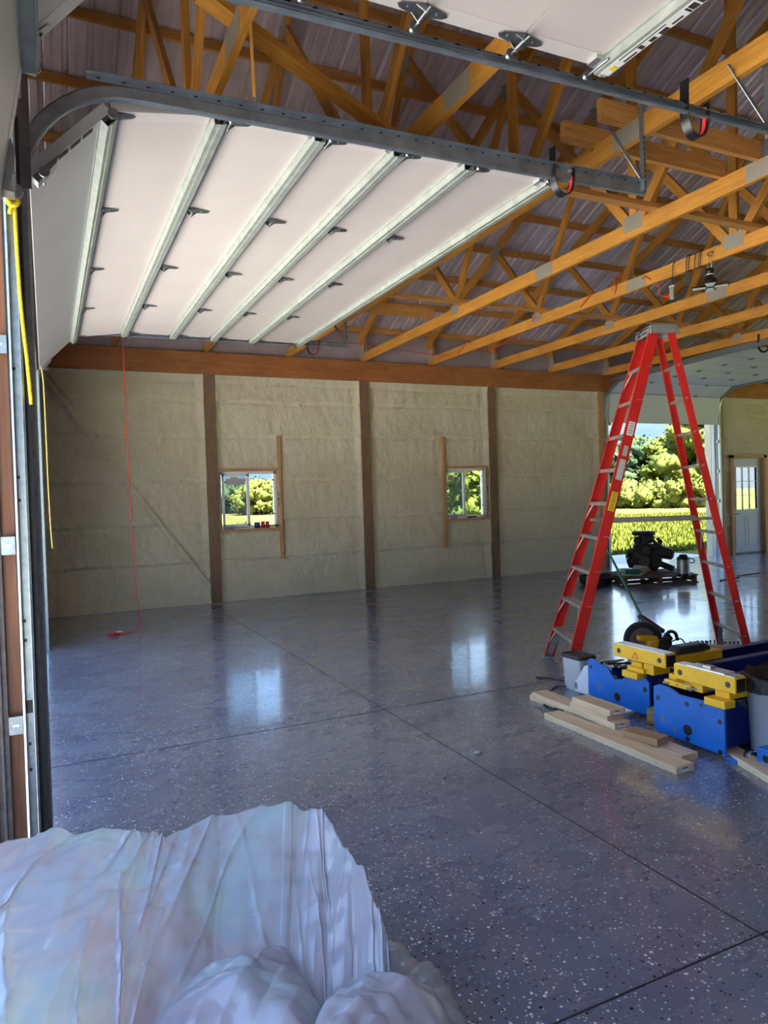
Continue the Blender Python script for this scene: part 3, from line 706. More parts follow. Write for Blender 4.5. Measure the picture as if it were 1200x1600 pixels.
def track(label, y, s, z1, z2, zbot, xe, r=.42, xv=-.055, bumper=True, brackets=True, hanger=True, hw=.027, bz=(.45, 1.12, 1.80, 2.25)):
    """door track in the XZ plane at Y=y; s = side that the channel opens to"""
    t = thing('door_track', (xv, y, zbot), label, 'door track', 'overhead door tracks')
    path = [(xv, zbot), (xv+.01, z1-r)]
    for k in range(1, 11):
        q = math.pi/2*k/10; path.append((xv+.01+r*(1-math.cos(q)), z1-r+r*math.sin(q)))
    nv = 2
    cur = len(path); path.append((xe, z2))
    def sweep(pts, prof):
        m = MB(); vs = []; fs = []; n = len(prof)
        for i, (x_, z_) in enumerate(pts):
            a = Vector(pts[max(i-1, 0)]); b = Vector(pts[min(i+1, len(pts)-1)]); dd = (b-a).normalized(); nn = Vector((-dd.y, dd.x))
            for (u, v) in prof: vs.append((x_+nn.x*u, y+s*v, z_+nn.y*u))
        for i in range(len(pts)-1):
            for k in range(n-1): fs.append((i*n+k, i*n+k+1, (i+1)*n+k+1, (i+1)*n+k))
        m.add(vs, fs); return m
    h_ = .027
    h_ = hw
    C = [(-h_+.006, .030), (-h_, .024), (-h_, .004), (-h_+.006, 0), (h_-.006, 0), (h_, .004), (h_, .024), (h_-.006, .030)]
    def solid(o):
        md = o.modifiers.new('s', 'SOLIDIFY'); md.thickness = .0022; return o
    vt = solid(sweep(path[:2], C).build('vertical_track', 'galvanized', t))
    solid(sweep(path[1:], C).build('horizontal_track', 'track_metal', t))
    # reinforcing angle on the horizontal run
    xa = xv+r*.6
    m = MB(); za = z1+.030; zb = z2+.030
    m.beam((xa, y-s*.004, za+.002), (xe, y-s*.004, zb+.002), .003, .022)
    m.beam((xa, y-s*.020, za+.012), (xe, y-s*.020, zb+.012), .034, .003)
    ang = m.build('angle_rail', 'track_metal', t)
    hm = MB(); n_ = int((xe-xa)/.10)
    for i in range(n_):
        x_ = xa+.04+i*.10; zz = za+(zb-za)*(x_-xa)/(xe-xa)+.003
        hm.box(x_, x_+.016, y-.0062, y+.0062, zz-.003, zz+.003)
    hm.build('slots', 'black', ang)
    # flag bracket and jamb brackets
    if brackets:
        fl = MB(); fl.beam((xv+.02, y-s*.012, z1-r-.02), (xv+.02, y-s*.012, z1+.06), .003, .06, (1, 0, 0)); fl.beam((xv-.03, y-s*.04, z1-.40), (xv-.03, y-s*.04, z1+.06), .05, .003, (1, 0, 0)); fl.build('flag_bracket', 'hinge_metal', t)
        for zz in bz:
            if zz < zbot: continue
            b = MB(); b.box(xv-.055, xv-.018, y-.004, y-.001, zz, zz+.055); b.box(xv-.056, xv-.053, y-.004, y+.035, zz+.002, zz+.053); br = b.build('jamb_bracket', 'galvanized', t)
            MB().box(xv-.046, xv-.028, y-.0055, y-.004, zz+.024, zz+.031).build('bolt', 'bolt', br)
    if hanger:
        m = MB()
        for (yy) in (y-s*.02,):
            m.beam((xe-.03, yy, z2-.02), (xe-.03, yy, 3.72), .030, .003, (0, 1, 0)); m.beam((xe-.045, yy, z2-.02), (xe-.045, yy, 3.72), .003, .030, (0, 1, 0))
            m.beam((xe-.05, yy, z2+.05), (xe-.20, yy+.10, 3.60), .025, .003, (0, 1, 0))
        hg = m.build('hanger', 'galvanized', t)
        hm = MB()
        for i in range(14):
            zz = z2+.03+i*.033
            hm.box(xe-.036, xe-.024, yy-.004, yy+.004, zz, zz+.010)
        hm.build('slots', 'black', hg)
    if bumper:
        xb = xe-.63 if bumper is True else bumper
        p = [(xb, z2+.13), (xb-.003, z2+.02), (xb, z2-.06), (xb+.03, z2-.115), (xb+.08, z2-.130), (xb+.12, z2-.10), (xb+.137, z2-.04), (xb+.137, z2+.045)]
        p = smooth([(a, y, b) for a, b in p], 6)
        def strip(off, w_, th, pts):
            m = MB(); vs = []; fs = []
            for i, q in enumerate(pts):
                dd = (pts[min(i+1, len(pts)-1)]-pts[max(i-1, 0)]).normalized(); nn = Vector((-dd.z, 0, dd.x))
                for u, v in ((off, -w_/2), (off+th, -w_/2), (off+th, w_/2), (off, w_/2)): vs.append(q+nn*u+Vector((0, v, 0)))
            for i in range(len(pts)-1):
                for k in range(4): fs.append((i*4+k, (i+1)*4+k, (i+1)*4+(k+1) % 4, i*4+(k+1) % 4))
            fs += [(0, 1, 2, 3), tuple(len(pts)*4-1-k for k in range(4))]
            m.add(vs, fs, None, False); return m
        bp = strip(0, .05, .005, p).build('bumper_spring', 'black', t)
        strip(.006, .02, .003, p[-18:-4]).build('red_strip', 'red_tape', bp)
        b = MB()
        for k in (-1, 1): b.cyl((xb+.125, y+k*.012, z2+.02+k*.008), (xb+.11, y+k*.012, z2+.02+k*.008), .009, n=8)
        b.build('bolt', 'bolt', bp)
    return t
track('near track of the ribbed white door, with a black bumper loop', 3.20, 1, 3.178, 3.225, 0.0, 3.33, r=.45, bumper=2.63)
track('far track of the ribbed white door, along the foam wall side', 7.835, -1, 3.20, 3.235, 0.0, 3.33, r=.45, bumper=2.80)
track('track of the nearest door, crossing the top of the picture with a black bumper loop', 2.44, -1, 3.155, 3.225, 0.0, 3.46, r=.45, xv=-.073, bumper=2.80, hw=.0185, bz=(.74, 1.29, 1.90))
track('hidden side track of the nearest door', -.73, 1, 3.155, 3.225, 0.0, 3.46, r=.45, xv=-.075)
# jambs of the front openings
for (y0, y1, lb) in ((2.475, 2.515, 'brown timber jamb beside the tall steel track at the left edge'), (3.225, 3.265, 'timber jamb on the near side of the ribbed door opening'), (7.90, 7.94, 'timber jamb on the far side of the ribbed door opening')):
    o = MB().box(-.175, -.092 if y0 < 2.5 else -.075, y0, y1, 0, 3.02).build('door_jamb', 'jamb_wood'); tag(o, lb, 'door jamb', 'overhead door jambs')
o = MB()
o.box(-.30, -.130, 2.462, 2.474, -.03, 3.02)
for k in range(8): o.box(-.30+k*.021, -.30+k*.021+.008, 2.456, 2.463, -.03, 3.02)
tag(o.build('jamb_trim', 'siding', bevel=.002), 'dark brown ribbed metal trim at the left edge of the picture', 'trim')
m = MB(); m.box(-.055, -.034, 2.436, 2.470, 0, 2.62); m.box(-.092, -.034, 2.462, 2.474, 0, 2.62)
ja = m.build('weather_seal', 'black_rubber'); tag(ja, 'dark rubber seal standing behind the tall steel track at the left edge', 'seal')
tr2 = [o for o in col.objects if o.get('category') == 'door track' and 'top of the picture' in o['label']][0]
for zz in (.62, .70, 1.02, 1.08, 1.45, 1.52, 1.85):
    MB().box(-.078, -.070, 2.4375, 2.4392, zz, zz+.010).build('slot', 'black', tr2)
MB().box(-.084, -.062, 2.4375, 2.4392, .80, .84).build('slot', 'black', tr2)

# far door in the foam wall
def far_door():
    x0, x1 = 9.42, 12.28
    dr = thing('overhead_door', (x0, YF, 2.65), 'pale grey overhead door rolled open above the far opening onto the field', 'garage door', 'overhead garage doors')
    path = [(YF-.09, 2.655), (YF-.17, 3.20), (YF-.45, 3.38), (YF-1.0, 3.40), (YF-1.5, 3.41), (YF-2.0, 3.42), (YF-2.5, 3.43), (YF-3.0, 3.44)]
    for k in range(len(path)-1):
        A = Vector((0, path[k][0], path[k][1])); B = Vector((0, path[k+1][0], path[k+1][1])); d = (B-A).normalized(); n = Vector((0, -d.z, d.y))
        if n.z < 0 or (k == 0 and n.y < 0): n = -n
        g_ = d*.006
        sec = MB().prism([v+Vector((x0, 0, 0)) for v in (A+g_, B-g_, B-g_+n*.04, A+g_+n*.04)], (x1-x0, 0, 0)).build('section', 'entry_paint', dr)
        if k > 0:
            MB().prism([v+Vector((x0+.02, 0, 0)) for v in (A-d*.006-n*.0, A+d*.006, A+d*.006+n*.02, A-d*.006+n*.02)], (x1-x0-.04, 0, 0)).build('dark_gap', 'black', sec)  # black strip along the joint between two sections
            for q in (.25, .5, .75):
                xx = x0+(x1-x0)*q; h_ = MB(); c = A+Vector((xx, 0, 0))-n*.008
                h_.beam(c-d*.05, c+d*.05, .045, .01, tuple(n)); h_.cyl(c-Vector((.03, 0, 0))-n*.012, c+Vector((.03, 0, 0))-n*.012, .008, n=8); h_.build('hinge', 'gray_plastic', sec)
    for (xt, lb, s) in ((x0-.05, 'left track of the far door, running from the corner post towards the ladder', 1), (x1+.05, 'right track of the far door, beside the entry door', -1)):
        t = thing('door_track', (xt, YF-.03, 0), lb, 'door track', 'overhead door tracks')
        pts = [(xt, YF-.09, 0), (xt, YF-.09, 2.9)]
        for k in range(1, 9):
            q = math.pi/2*k/8; pts.append((xt, YF-.09-.45*(1-math.cos(q)), 2.95+.43*math.sin(q)))
        m = MB()
        for a, b in zip(pts[:2], pts[1:2]): m.beam(a, b, .05, .03, (0, 1, 0))
        m.build('vertical_track', 'galvanized', t)
        m = MB(); hp = pts[1:]+[(xt, YF-3.6, 3.46)]
        for a, b in zip(hp[:-1], hp[1:]): m.beam(a, b, .032, .052)
        m.beam((xt, YF-.2, 3.43), (xt, YF-3.6, 3.50), .003, .05)
        m.build('horizontal_track', 'galvanized', t)
        m = MB(); m.box(xt-.05, xt+.03, YF-.085, YF-.075, 2.75, 3.5); m.build('flag_bracket', 'galvanized', t)
        MB().tube(smooth([(xt, YF-3.2, 3.60), (xt, YF-3.2, 3.42), (xt, YF-3.25, 3.34), (xt, YF-3.33, 3.34), (xt, YF-3.37, 3.42)], 5), .015, 6).build('bumper_spring', 'black', t)
        for zz in (.5, 1.1, 1.7, 2.3):
            MB().box(xt-.06, xt+.03, YF-.085, YF-.062, zz, zz+.06).build('jamb_bracket', 'galvanized', t)
    for xx, w_, lb, mm in ((9.355, .085, 'light timber jamb at the left of the far opening', 'frame_wood'), (12.265, .17, 'dark weathered jamb at the right of the far opening', 'gas_gray')):
        jm = MB().box(xx, xx+w_, YF-.02, YF+.22, 0, 3.12)
        if xx < 10: jm.box(xx+w_, xx+w_+.08, YF-.045, YF-.015, 2.62, 3.10)
        o = jm.build('door_jamb', mm); tag(o, lb, 'door jamb', 'overhead door jambs')
    o = MB().box(12.44, 12.50, YF-.06, YF+.05, 0, 3.2).build('wall_stud', 'frame_wood'); tag(o, 'timber stud between the far opening and the entry door', 'stud')
    o = MB().box(9.46, 12.24, YF-.10, YF-.062, 3.10, 3.222).build('door_header', 'header_wood'); tag(o, 'brown header directly above the far opening', 'beam')
far_door()
def entry_door():
    x0, x1, z1 = 12.765, 13.68, 1.985
    d = thing('door_1', ((x0+x1)/2, YF, 0), 'pale grey entry door with a nine pane window, in a timber frame', None, kind='structure')
    y = YF+.02
    sl = MB(); gx0, gx1, gz0, gz1 = x0+.155, x1-.13, .93, 1.80
    sl.box(x0, gx0, y, y+.045, .03, z1).box(gx1, x1, y, y+.045, .03, z1).box(gx0, gx1, y, y+.045, .03, gz0).box(gx0, gx1, y, y+.045, gz1, z1)
    for a, b, c, e_ in ((x0+.12, x0+.42, .15, .78), (x0+.5, x1-.12, .15, .78)):
        sl.box(a, b, y-.006, y, c, c+.018).box(a, b, y-.006, y, e_-.018, e_).box(a, a+.018, y-.006, y, c, e_).box(b-.018, b, y-.006, y, c, e_)
    s_ = sl.build('slab', 'entry_paint', d)
    f = MB(); q = .025
    f.box(gx0-q, gx0, y-.012, y+.05, gz0-q, gz1+q).box(gx1, gx1+q, y-.012, y+.05, gz0-q, gz1+q).box(gx0, gx1, y-.012, y+.05, gz0-q, gz0).box(gx0, gx1, y-.012, y+.05, gz1, gz1+q)
    f.build('window_frame', 'white_vinyl', s_)
    mu = MB()
    for k in (1, 2): mu.box(gx0+(gx1-gx0)*k/3-.006, gx0+(gx1-gx0)*k/3+.006, y, y+.03, gz0, gz1).box(gx0, gx1, y, y+.03, gz0+(gz1-gz0)*k/3-.006, gz0+(gz1-gz0)*k/3+.006)
    mu.build('muntins', 'gas_gray', s_)
    MB().box(gx0, gx1, y+.018, y+.022, gz0, gz1).build('pane', 'glass', s_)
    m = MB(); m.cyl((x0+.06, y, .84), (x0+.06, y-.05, .84), .012); m.beam((x0+.06, y-.05, .84), (x0+.16, y-.05, .84), .014, .02); m.build('handle', 'black', s_)
    MB().box(x0-.03, x1+.03, y-.04, y+.12, 0, .03).build('threshold', 'dark_plastic', d)
    for a, b in ((x0-.09, x0-.004), (x1+.004, x1+.09)): MB().box(a, b, YF-.07, YF+.1, 0, 2.05).build('jamb_stud', 'frame_wood', d)
    MB().box(x0-.09, x1+.09, YF-.07, YF+.1, 1.99, 2.05).build('head_board', 'frame_wood', d)
entry_door()

# ------------------------------------------------------------------ red step ladder
def ladder():
    t = thing('step_ladder', (4.35, 4.30, 0), 'tall red fibreglass step ladder with grey treads standing open', 'ladder')
    F1, F2 = Vector((3.853, 4.919, 0)), Vector((3.564, 4.295, 0)); T1, T2 = Vector((4.487, 4.389, 2.657)), Vector((4.379, 4.155, 2.657))
    R1, R2 = Vector((5.181, 4.257, 0)), Vector((4.847, 3.695, 0)); off = Vector((.125, -.055, 0))
    def rail(a, b, inner, name, w_=.078, th=.028, m_='ladder_red', z0=0.0, fl=1):
        ax = (b-a).normalized(); side = inner.normalized(); side = (side-ax*side.dot(ax)).normalized(); fw = ax.cross(side).normalized()
        a = a+ax*z0
        m = MB(); web = .004
        for c, ww, hh in ((side*.002, web, w_), (side*th/2+fw*(w_/2-.002), th, web), (side*th/2-fw*(w_/2-.002), th, web)):
            cc = [a+c, b+c]; vs = []
            for p in cc:
                for su, sv in ((-1, -1), (1, -1), (1, 1), (-1, 1)): vs.append(p+side*su*ww/2+fw*sv*hh/2)
            m.add(vs, [(0, 3, 2, 1), (4, 5, 6, 7), (0, 1, 5, 4), (1, 2, 6, 5), (2, 3, 7, 6), (3, 0, 4, 7)])
        return m.build(name, m_, t), ax, side, fw
    e1, ax1, s1, f1 = rail(F1, T1, F2-F1, 'rail')
    e2, ax2, s2, f2 = rail(F2, T2, F1-F2, 'rail')
    e3, ax3, s3, f3 = rail(R1, T1+off, R2-R1, 'rear_rail', .052, .026)
    e4, ax4, s4, f4 = rail(R2, T2+off, R1-R2, 'rear_rail', .052, .026)
    H_ = 2.657
    for i in range(1, 10):
        q = i/10; a = F1.lerp(T1, q); b = F2.lerp(T2, q); d = (b-a).normalized(); fw = Vector((0, 0, 1)).cross(d).normalized()
        if fw.dot(off) < 0: fw = -fw
        m = MB(); m.beam(a, b, .080, .005)
        m.beam(a-fw*.038-Vector((0, 0, .012)), b-fw*.038-Vector((0, 0, .012)), .004, .026); m.beam(a+fw*.038-Vector((0, 0, .012)), b+fw*.038-Vector((0, 0, .012)), .004, .026)
        for k in range(7): m.beam(a+fw*(-.030+k*.010)+Vector((0, 0, .003)), b+fw*(-.030+k*.010)+Vector((0, 0, .003)), .003, .002)
        st = m.build('tread', 'aluminum', t)
        if i in (1, 2, 3, 4, 5, 9):
            br = MB()
            for p, r_, sg in ((a, F1.lerp(T1, q-.055), 1), (b, F2.lerp(T2, q-.055), -1)):
                br.beam(p+d*sg*.10-fw*.036-Vector((0, 0, .015)), r_+d*sg*.008-fw*.036, .004, .014)
            br.build('tread_brace', 'aluminum', st)
    for i in range(1, 10):
        q = i/10; a = R1.lerp(T1+off, q); b = R2.lerp(T2+off, q); d = (b-a).normalized()
        m = MB(); m.beam(a, b, .030, .022)
        if i in (1, 4):
            for p, r_, sg in ((a, R1.lerp(T1+off, q-.06), 1), (b, R2.lerp(T2+off, q-.06), -1)): m.beam(p+d*sg*.09, r_+d*sg*.01, .012, .012)
        m.build('rear_rung', 'aluminum', t)
    # top cap: a tray with slots
    c = (T1+T2+T1+off+T2+off)/4; d = (T2-T1).normalized(); u = Vector((-d.y, d.x, 0))
    if u.dot(off) < 0: u = -u
    hw = .165; hd = .10; m = MB(); z = Vector((0, 0, 1))
    q0 = c-z*.0; rm = []
    pts = [q0+d*hw+u*hd, q0-d*hw+u*hd, q0-d*hw-u*hd*1.05, q0+d*hw-u*hd*1.05]
    for a, b, hh in ((pts[0], pts[1], .055), (pts[1], pts[2], .060), (pts[2], pts[3], .060), (pts[3], pts[0], .055)):
        m.prism([a-z*.012, b-z*.012, b+z*.052, a+z*.052], (q0-(a+b)/2).normalized()*.006)
    m.prism([p+z*.046 for p in pts], z*.008)
    for k in (-1, 1):
        m.prism([pts[3]+d*.0+z*.0-d*(.02 if k < 0 else .24)-u*.012, pts[3]-d*(.10 if k < 0 else .31)-u*.012, pts[3]-d*(.10 if k < 0 else .31)+z*.05-u*.012, pts[3]-d*(.02 if k < 0 else .24)+z*.05-u*.012], u*.014)
    cap = m.build('top_cap', 'gray_plastic', t)
    sl = MB()
    for a, b, z0, z1 in ((.03, .12, .030, .042), (.15, .20, .030, .042), (.23, .31, .030, .042), (.06, .16, .004, .016), (.20, .28, .004, .016)):
        p = pts[3]-d*a-u*.0135; q = pts[3]-d*b-u*.0135
        sl.prism([p+z*z0, q+z*z0, q+z*z1, p+z*z1], u*.002)
    sl.build('slots', 'black', cap)
    bl = MB()
    for k in range(3):
        for s_ in (1, -1): p = c+d*s_*(hw+.001)+u*(-.07+k*.06)+z*.01; bl.cyl(p, p+d*s_*.005, .006, n=8)
    bl.build('rivet', 'bolt', cap)
    # feet
    for (F, ax, sd, fw, w_) in ((F1, ax1, s1, f1, .084), (F2, ax2, s2, f2, .084)):
        m = MB()
        vs = []; p0 = F+ax*.0; p1 = F+ax*(.205 if F is F2 else .205)
        o_ = -sd*.0035
        m.prism([p0-fw*w_/2+o_, p0+fw*w_/2+o_, p1+fw*w_/2+o_, p1-fw*w_/2+o_], -sd*.004)
        m.prism([p0-fw*.05-sd*.006, p0+fw*.05-sd*.006, p0+fw*.05+sd*.05, p0-fw*.05+sd*.05], ax*.02)
        ft = m.build('foot', 'gray_plastic', t)
        rv = MB()
        for k in (-1, 1): q = p1-ax*.015+fw*k*.018-sd*.0075; rv.cyl(q, q-sd*.004, .005, n=8)
        rv.build('rivet', 'bolt', ft)
        # curved knee brace up to the first tread
        a = F+ax*.03+sd*.01-fw*0; b = F.lerp(T1 if F is F1 else T2, .1)+sd*.13-Vector((0, 0, .02))
        pp = smooth([a, F+ax*.14+sd*.04, b], 6); m = MB()
        for i in range(len(pp)-1): m.beam(pp[i], pp[i+1]+(pp[i+1]-pp[i])*.06, .05, .008, tuple(sd))
        m.build('knee_brace', 'aluminum', t)
    for (F, T, ax, sd, fw) in ((R1, T1+off, ax3, s3, f3), (R2, T2+off, ax4, s4, f4)):
        m = MB(); m.prism([F-fw*.032-sd*.006, F+fw*.032-sd*.006, F+fw*.032+sd*.04, F-fw*.032+sd*.04], ax*.05); m.build('foot', 'gray_plastic', t)
        pp = smooth([F+ax*.03+sd*.01, F+ax*.15+sd*.045, F.lerp(T, .1)+sd*.11], 5); m = MB()
        for i in range(len(pp)-1): m.beam(pp[i], pp[i+1]+(pp[i+1]-pp[i])*.06, .035, .007, tuple(sd))
        m.build('knee_brace', 'gray_plastic', t)
    # spreaders
    for a, b, s_ in ((F1.lerp(T1, .445), R1.lerp(T1+off, .445), s1), (F2.lerp(T2, .445), R2.lerp(T2+off, .445), s2)):
        MB().beam(a+s_*.03, b+s_*.02, .003, .024).build('spreader', 'aluminum', t)
    # labels on the near rail, facing the camera
    def lab(q0_, q1_, m_, lb, w_=.052, x_off=0, ink=True):
        a = F2.lerp(T2, q0_)-s2*.0025; b = F2.lerp(T2, q1_)-s2*.0025
        o = MB().prism([a-f2*w_/2, a+f2*w_/2, b+f2*w_/2, b-f2*w_/2], -s2*.0012).build('label', m_, e2); o['label'] = lb
        if ink:
            k = MB(); n_ = int((b-a).length/.016)
            for i in range(1, n_):
                p = a.lerp(b, i/n_); ww = w_*(.36 if i % 3 else .28)
                k.prism([p-f2*ww-s2*.0014, p+f2*ww-s2*.0014, p+f2*ww+ax2*.005-s2*.0014, p-f2*ww+ax2*.005-s2*.0014], -s2*.0005)
            k.build('print', 'ink' if m_ != 'label_gray' else 'label_white', o)
    lab(.695, .735, 'label_white', 'small white printed sticker with a drawing', .05)
    lab(.635, .665, 'label_gray', 'little grey sticker', .036, ink=False)
    lab(.565, .625, 'label_gray', 'long grey sticker full of fine print', .052)
    lab(.475, .530, 'label_yellow', 'yellow and black warning sticker', .05)
    return t
ladder()

# ------------------------------------------------------------------ blue lift columns and yellow arms
def disc(m, c, r, ax, th=.002, n=16): c = Vector(c); a = Vector(ax); m.cyl(c, c+a*th, r, n=n)
def lift_column(label, X, ya, yb, zt, prof, holes, xe):
    t = thing('lift_column', (X, (ya+yb)/2, .03), label, 'lift column', 'blue lift columns lying on the floor')
    pl = MB().prism([(X, ya+(yb-ya)*u, .03+(zt-.03)*v) for u, v in prof], (.014, 0, 0)).build('end_plate', 'blue_paint', t, .002)
    for u, v, r in holes:
        h_ = MB(); disc(h_, (X-.0012, ya+(yb-ya)*u, .03+(zt-.03)*v), r, (1, 0, 0), .002); h_.build('bolt_hole', 'black', pl)
    m = MB(); y0, y1 = ya+.04, (yb-.04 if yb < 3.5 else yb-.21)
    for yy in (y0, y1): m.box(X+.014, xe, yy-.005, yy+.005, .05, zt-.02)
    m.box(X+.014, xe, y0, y1, .05, .06)
    for yy, s in ((y0, 1), (y1, -1)): m.box(X+.3, xe, min(yy, yy+s*.06), max(yy, yy+s*.06), zt-.024, zt-.016)
    m.build('channel', 'navy_paint', t)
    MB().box(xe-.2, xe, y0-.02, y1+.02, 0, .05).build('skid', 'old_wood', t)
    return t
lift_column('blue steel lift column nearer the camera, its square end plate drilled with round holes', 3.125, 2.56, 3.035, .305,
    [(0, .02), (0, .93), (.04, .99), (.10, 1), (.20, .99), (.28, .93), (.62, .91), (.70, .97), (.78, 1.0), (.92, 1.0), (1, .93), (1, .06), (.95, .0), (.04, 0)],
    [(.30, .83, .010), (.50, .77, .014), (.93, .72, .014), (.06, .62, .014), (.50, .25, .030), (.50, .07, .014), (.06, .04, .013)], 5.9)
lift_column('blue steel lift column farther from the camera, its notched end plate badly chipped', 3.29, 3.23, 3.775, .285,
    [(0, .02), (0, .80), (.08, .95), (.20, .96), (.32, .88), (.42, .70), (.55, .66), (.66, .90), (.80, .97), (.90, 1.02), (.98, 1.0), (1, .92), (1, .05), (.96, 0), (.03, 0)],
    [(.52, .70, .017), (.06, .62, .017), (.50, .22, .028), (.94, .80, .012)], 6.3)
def tube_bar(label, x0, x1, y0, y1, z0, z1, name='lift_arm', extra=True):
    t = thing(name, ((x0+x1)/2, (y0+y1)/2, z0), label, 'lift arm', 'yellow square lift arms')
    MB().box(x0, x1, y0, y1, z0, z1).build('tube', 'yellow_paint', t, .006)
    q = .008; MB().box(x0+q, x1-q, y0-.001, y0+.01, z0+q, z1-q).build('open_end', 'black', t)
    for yy in (y0+.045, y1-.045):
        h_ = MB(); disc(h_, (x0-.0012, yy, (z0+z1)/2), .016, (1, 0, 0), .002); h_.build('pin_hole', 'black', t)
    MB().box(x0+.004, x1-.004, y0+.01, y1-.01, z1, z1+.003).build('top_liner', 'silver', t)
    return t
a1 = tube_bar('yellow square arm tube on the farther blue column, marked with an orange triangle', 3.245, 3.335, 3.055, 3.475, .365, .448)
m = MB()
for a, b in (((3.17, .385), (3.19, .42)), ((3.19, .42), (3.215, .385)), ((3.165, .383), (3.225, .383))): m.beam((3.2435, a[0]+.10, a[1]), (3.2435, b[0]+.10, b[1]), .002, .004, (0, 0, 1))
m.build('triangle_mark', 'red_tape', a1)
a2 = tube_bar('yellow square arm tube on the nearer blue column with a silver plate on top', 3.125, 3.205, 2.49, 2.885, .365, .45)
MB().box(3.13, 3.215, 2.56, 2.80, .453, .458).build('silver_plate', 'silver', a2); MB().box(3.15, 3.19, 2.66, 2.71, .458, .472).build('clip', 'aluminum', a2)
def arm(label, x0, x1, y, w_, z0, z1):
    t = thing('lift_arm', (x0, y, z0), label, 'lift arm', 'yellow square lift arms')
    MB().box(x0, x1, y-w_/2, y+w_/2, z0, z1).build('tube', 'yellow_paint', t, .006)
    MB().box(x0-.06, x0+.02, y-w_/2-.02, y+w_/2+.02, z0-.035, z0+.005).build('bracket', 'yellow_paint', t, .004)
    return t
arm('yellow arm lying lengthwise behind the farther arm tube, under the dark pad', 3.30, 4.02, 3.34, .09, .285, .345)
arm('yellow arm lying lengthwise beside the grey bin', 3.16, 3.80, 2.60, .09, .315, .365)
for (x0, y0, y1, z0, lb) in ((3.22, 2.70, 2.99, .305, 'yellow latch bracket below the nearer arm tube'), (3.34, 3.16, 3.40, .285, 'yellow latch bracket below the farther arm tube')):
    m = MB(); m.box(x0-.04, x0+.10, y0+.04, y0+.12, z0, .365); m.box(x0-.06, x0+.02, y0+.10, y1, z0, z0+.03); m.box(x0-.02, x0+.04, y1-.06, y1, z0+.02, .362)
    o = m.build('latch_bracket', 'yellow_paint', bevel=.004); tag(o, lb, 'bracket', 'yellow latch brackets')
pd = MB().prism([(3.60, 3.31, .35), (3.66, 3.31, .40), (3.88, 3.31, .40), (3.93, 3.31, .375), (3.93, 3.31, .35)], (0, .085, 0)).build('rubber_pad', 'dark_plastic', bevel=.01)
tag(pd, 'long dark grey rubber pad resting on the yellow arm', 'pad')
# tools on the end plates
rn = random.Random(3)
for k in range(7):
    y_ = 3.62-.035*k+rn.uniform(-.01, .01); z_ = .275+.004*(k % 3); a = rn.uniform(-.5, .5)
    o = MB().cyl((3.26, y_, z_+.012), (3.26+.16*math.cos(a), y_+.16*math.sin(a)-.03, z_+.018), .008, .006, n=8).build('bolt_pin', 'bare_steel' if k % 2 else 'black')
    tag(o, 'steel pin or bolt in the loose pile on the farther blue end plate', 'bolt', 'loose bolts on the farther blue plate')
for k, (x_, y_) in enumerate([(3.14, 2.98), (3.16, 2.90), (3.15, 2.82)]):
    o = MB().cyl((x_, y_, .318), (x_+.10, y_-.12, .326), .007, .006, n=8).build('bolt_pin', 'bare_steel'); tag(o, 'thin steel pin on the nearer blue end plate', 'bolt', 'loose pins on the nearer blue plate')
# blue base plate and block at the right edge
BPC = at(1168, 1192, Z=.02); bx, by = BPC.x, BPC.y
t = thing('base_plate', (bx, by, 0), 'flat blue steel base plate on the floor at the right edge, with a square lug', 'base plate')
MB().box(bx-.02, bx+.6, by-.45, by+.12, .0, .022).build('plate', 'blue_paint', t, .003)
lg = MB().box(bx+.03, bx+.11, by-.13, by-.03, .022, .105).build('lug', 'blue_paint', t, .004)
h_ = MB(); disc(h_, (bx+.0288, by-.08, .06), .018, (1, 0, 0)); h_.build('bolt_hole', 'black', lg)
for k in range(5):
    pp = smooth([(bx+.14+.02*k, by+.0+.02*k, .03), (bx+.08, by+.06-.02*k, .05), (bx+.02+.03*k, by+.03, .035+.006*k), (bx+.07, by-.01+.02*k, .03)], 5)
    o = MB().tube(pp, .004).build('wire_scrap', 'silver' if k % 2 else 'black'); tag(o, 'short curled wire scrap on the blue base plate', 'wire', 'wire scraps on the blue base plate')
# gray waste bin with black bag
WB = at(1224, 1168, Z=.06); WBX, WBY = WB.x, WB.y
t = thing('waste_bin', (WBX, WBY, .0), 'grey plastic waste bin with a black bag over its rim at the right edge', 'bin')
MB().lathe((WBX, WBY, .022), [(0, 0), (.135, 0), (.15, .02), (.165, .36), (.175, .365), (.175, .385), (.155, .385), (.14, .05), (0, .05)], 28).build('bucket', 'bin_gray', t)
m = MB(); vs = []; fs = []; n1 = 48; rows = [(.12, .36), (.15, .40), (.178, .425), (.192, .41), (.188, .375), (.184, .345)]
for j, (r, z_) in enumerate(rows):
    for i in range(n1):
        q = 2*math.pi*i/n1; k = noise.noise(Vector((math.cos(q)*4, math.sin(q)*4, j*.9)))
        vs.append((WBX+math.cos(q)*r*(1+.10*k), WBY+math.sin(q)*r*(1+.10*k), .022+z_+.03*k))
for j in range(len(rows)-1):
    for i in range(n1): fs.append((j*n1+i, j*n1+(i+1) % n1, (j+1)*n1+(i+1) % n1, (j+1)*n1+i))
fs.append(tuple(range(n1))[::-1])
m.add(vs, fs, None, True).build('bin_bag', 'trash_bag', t)

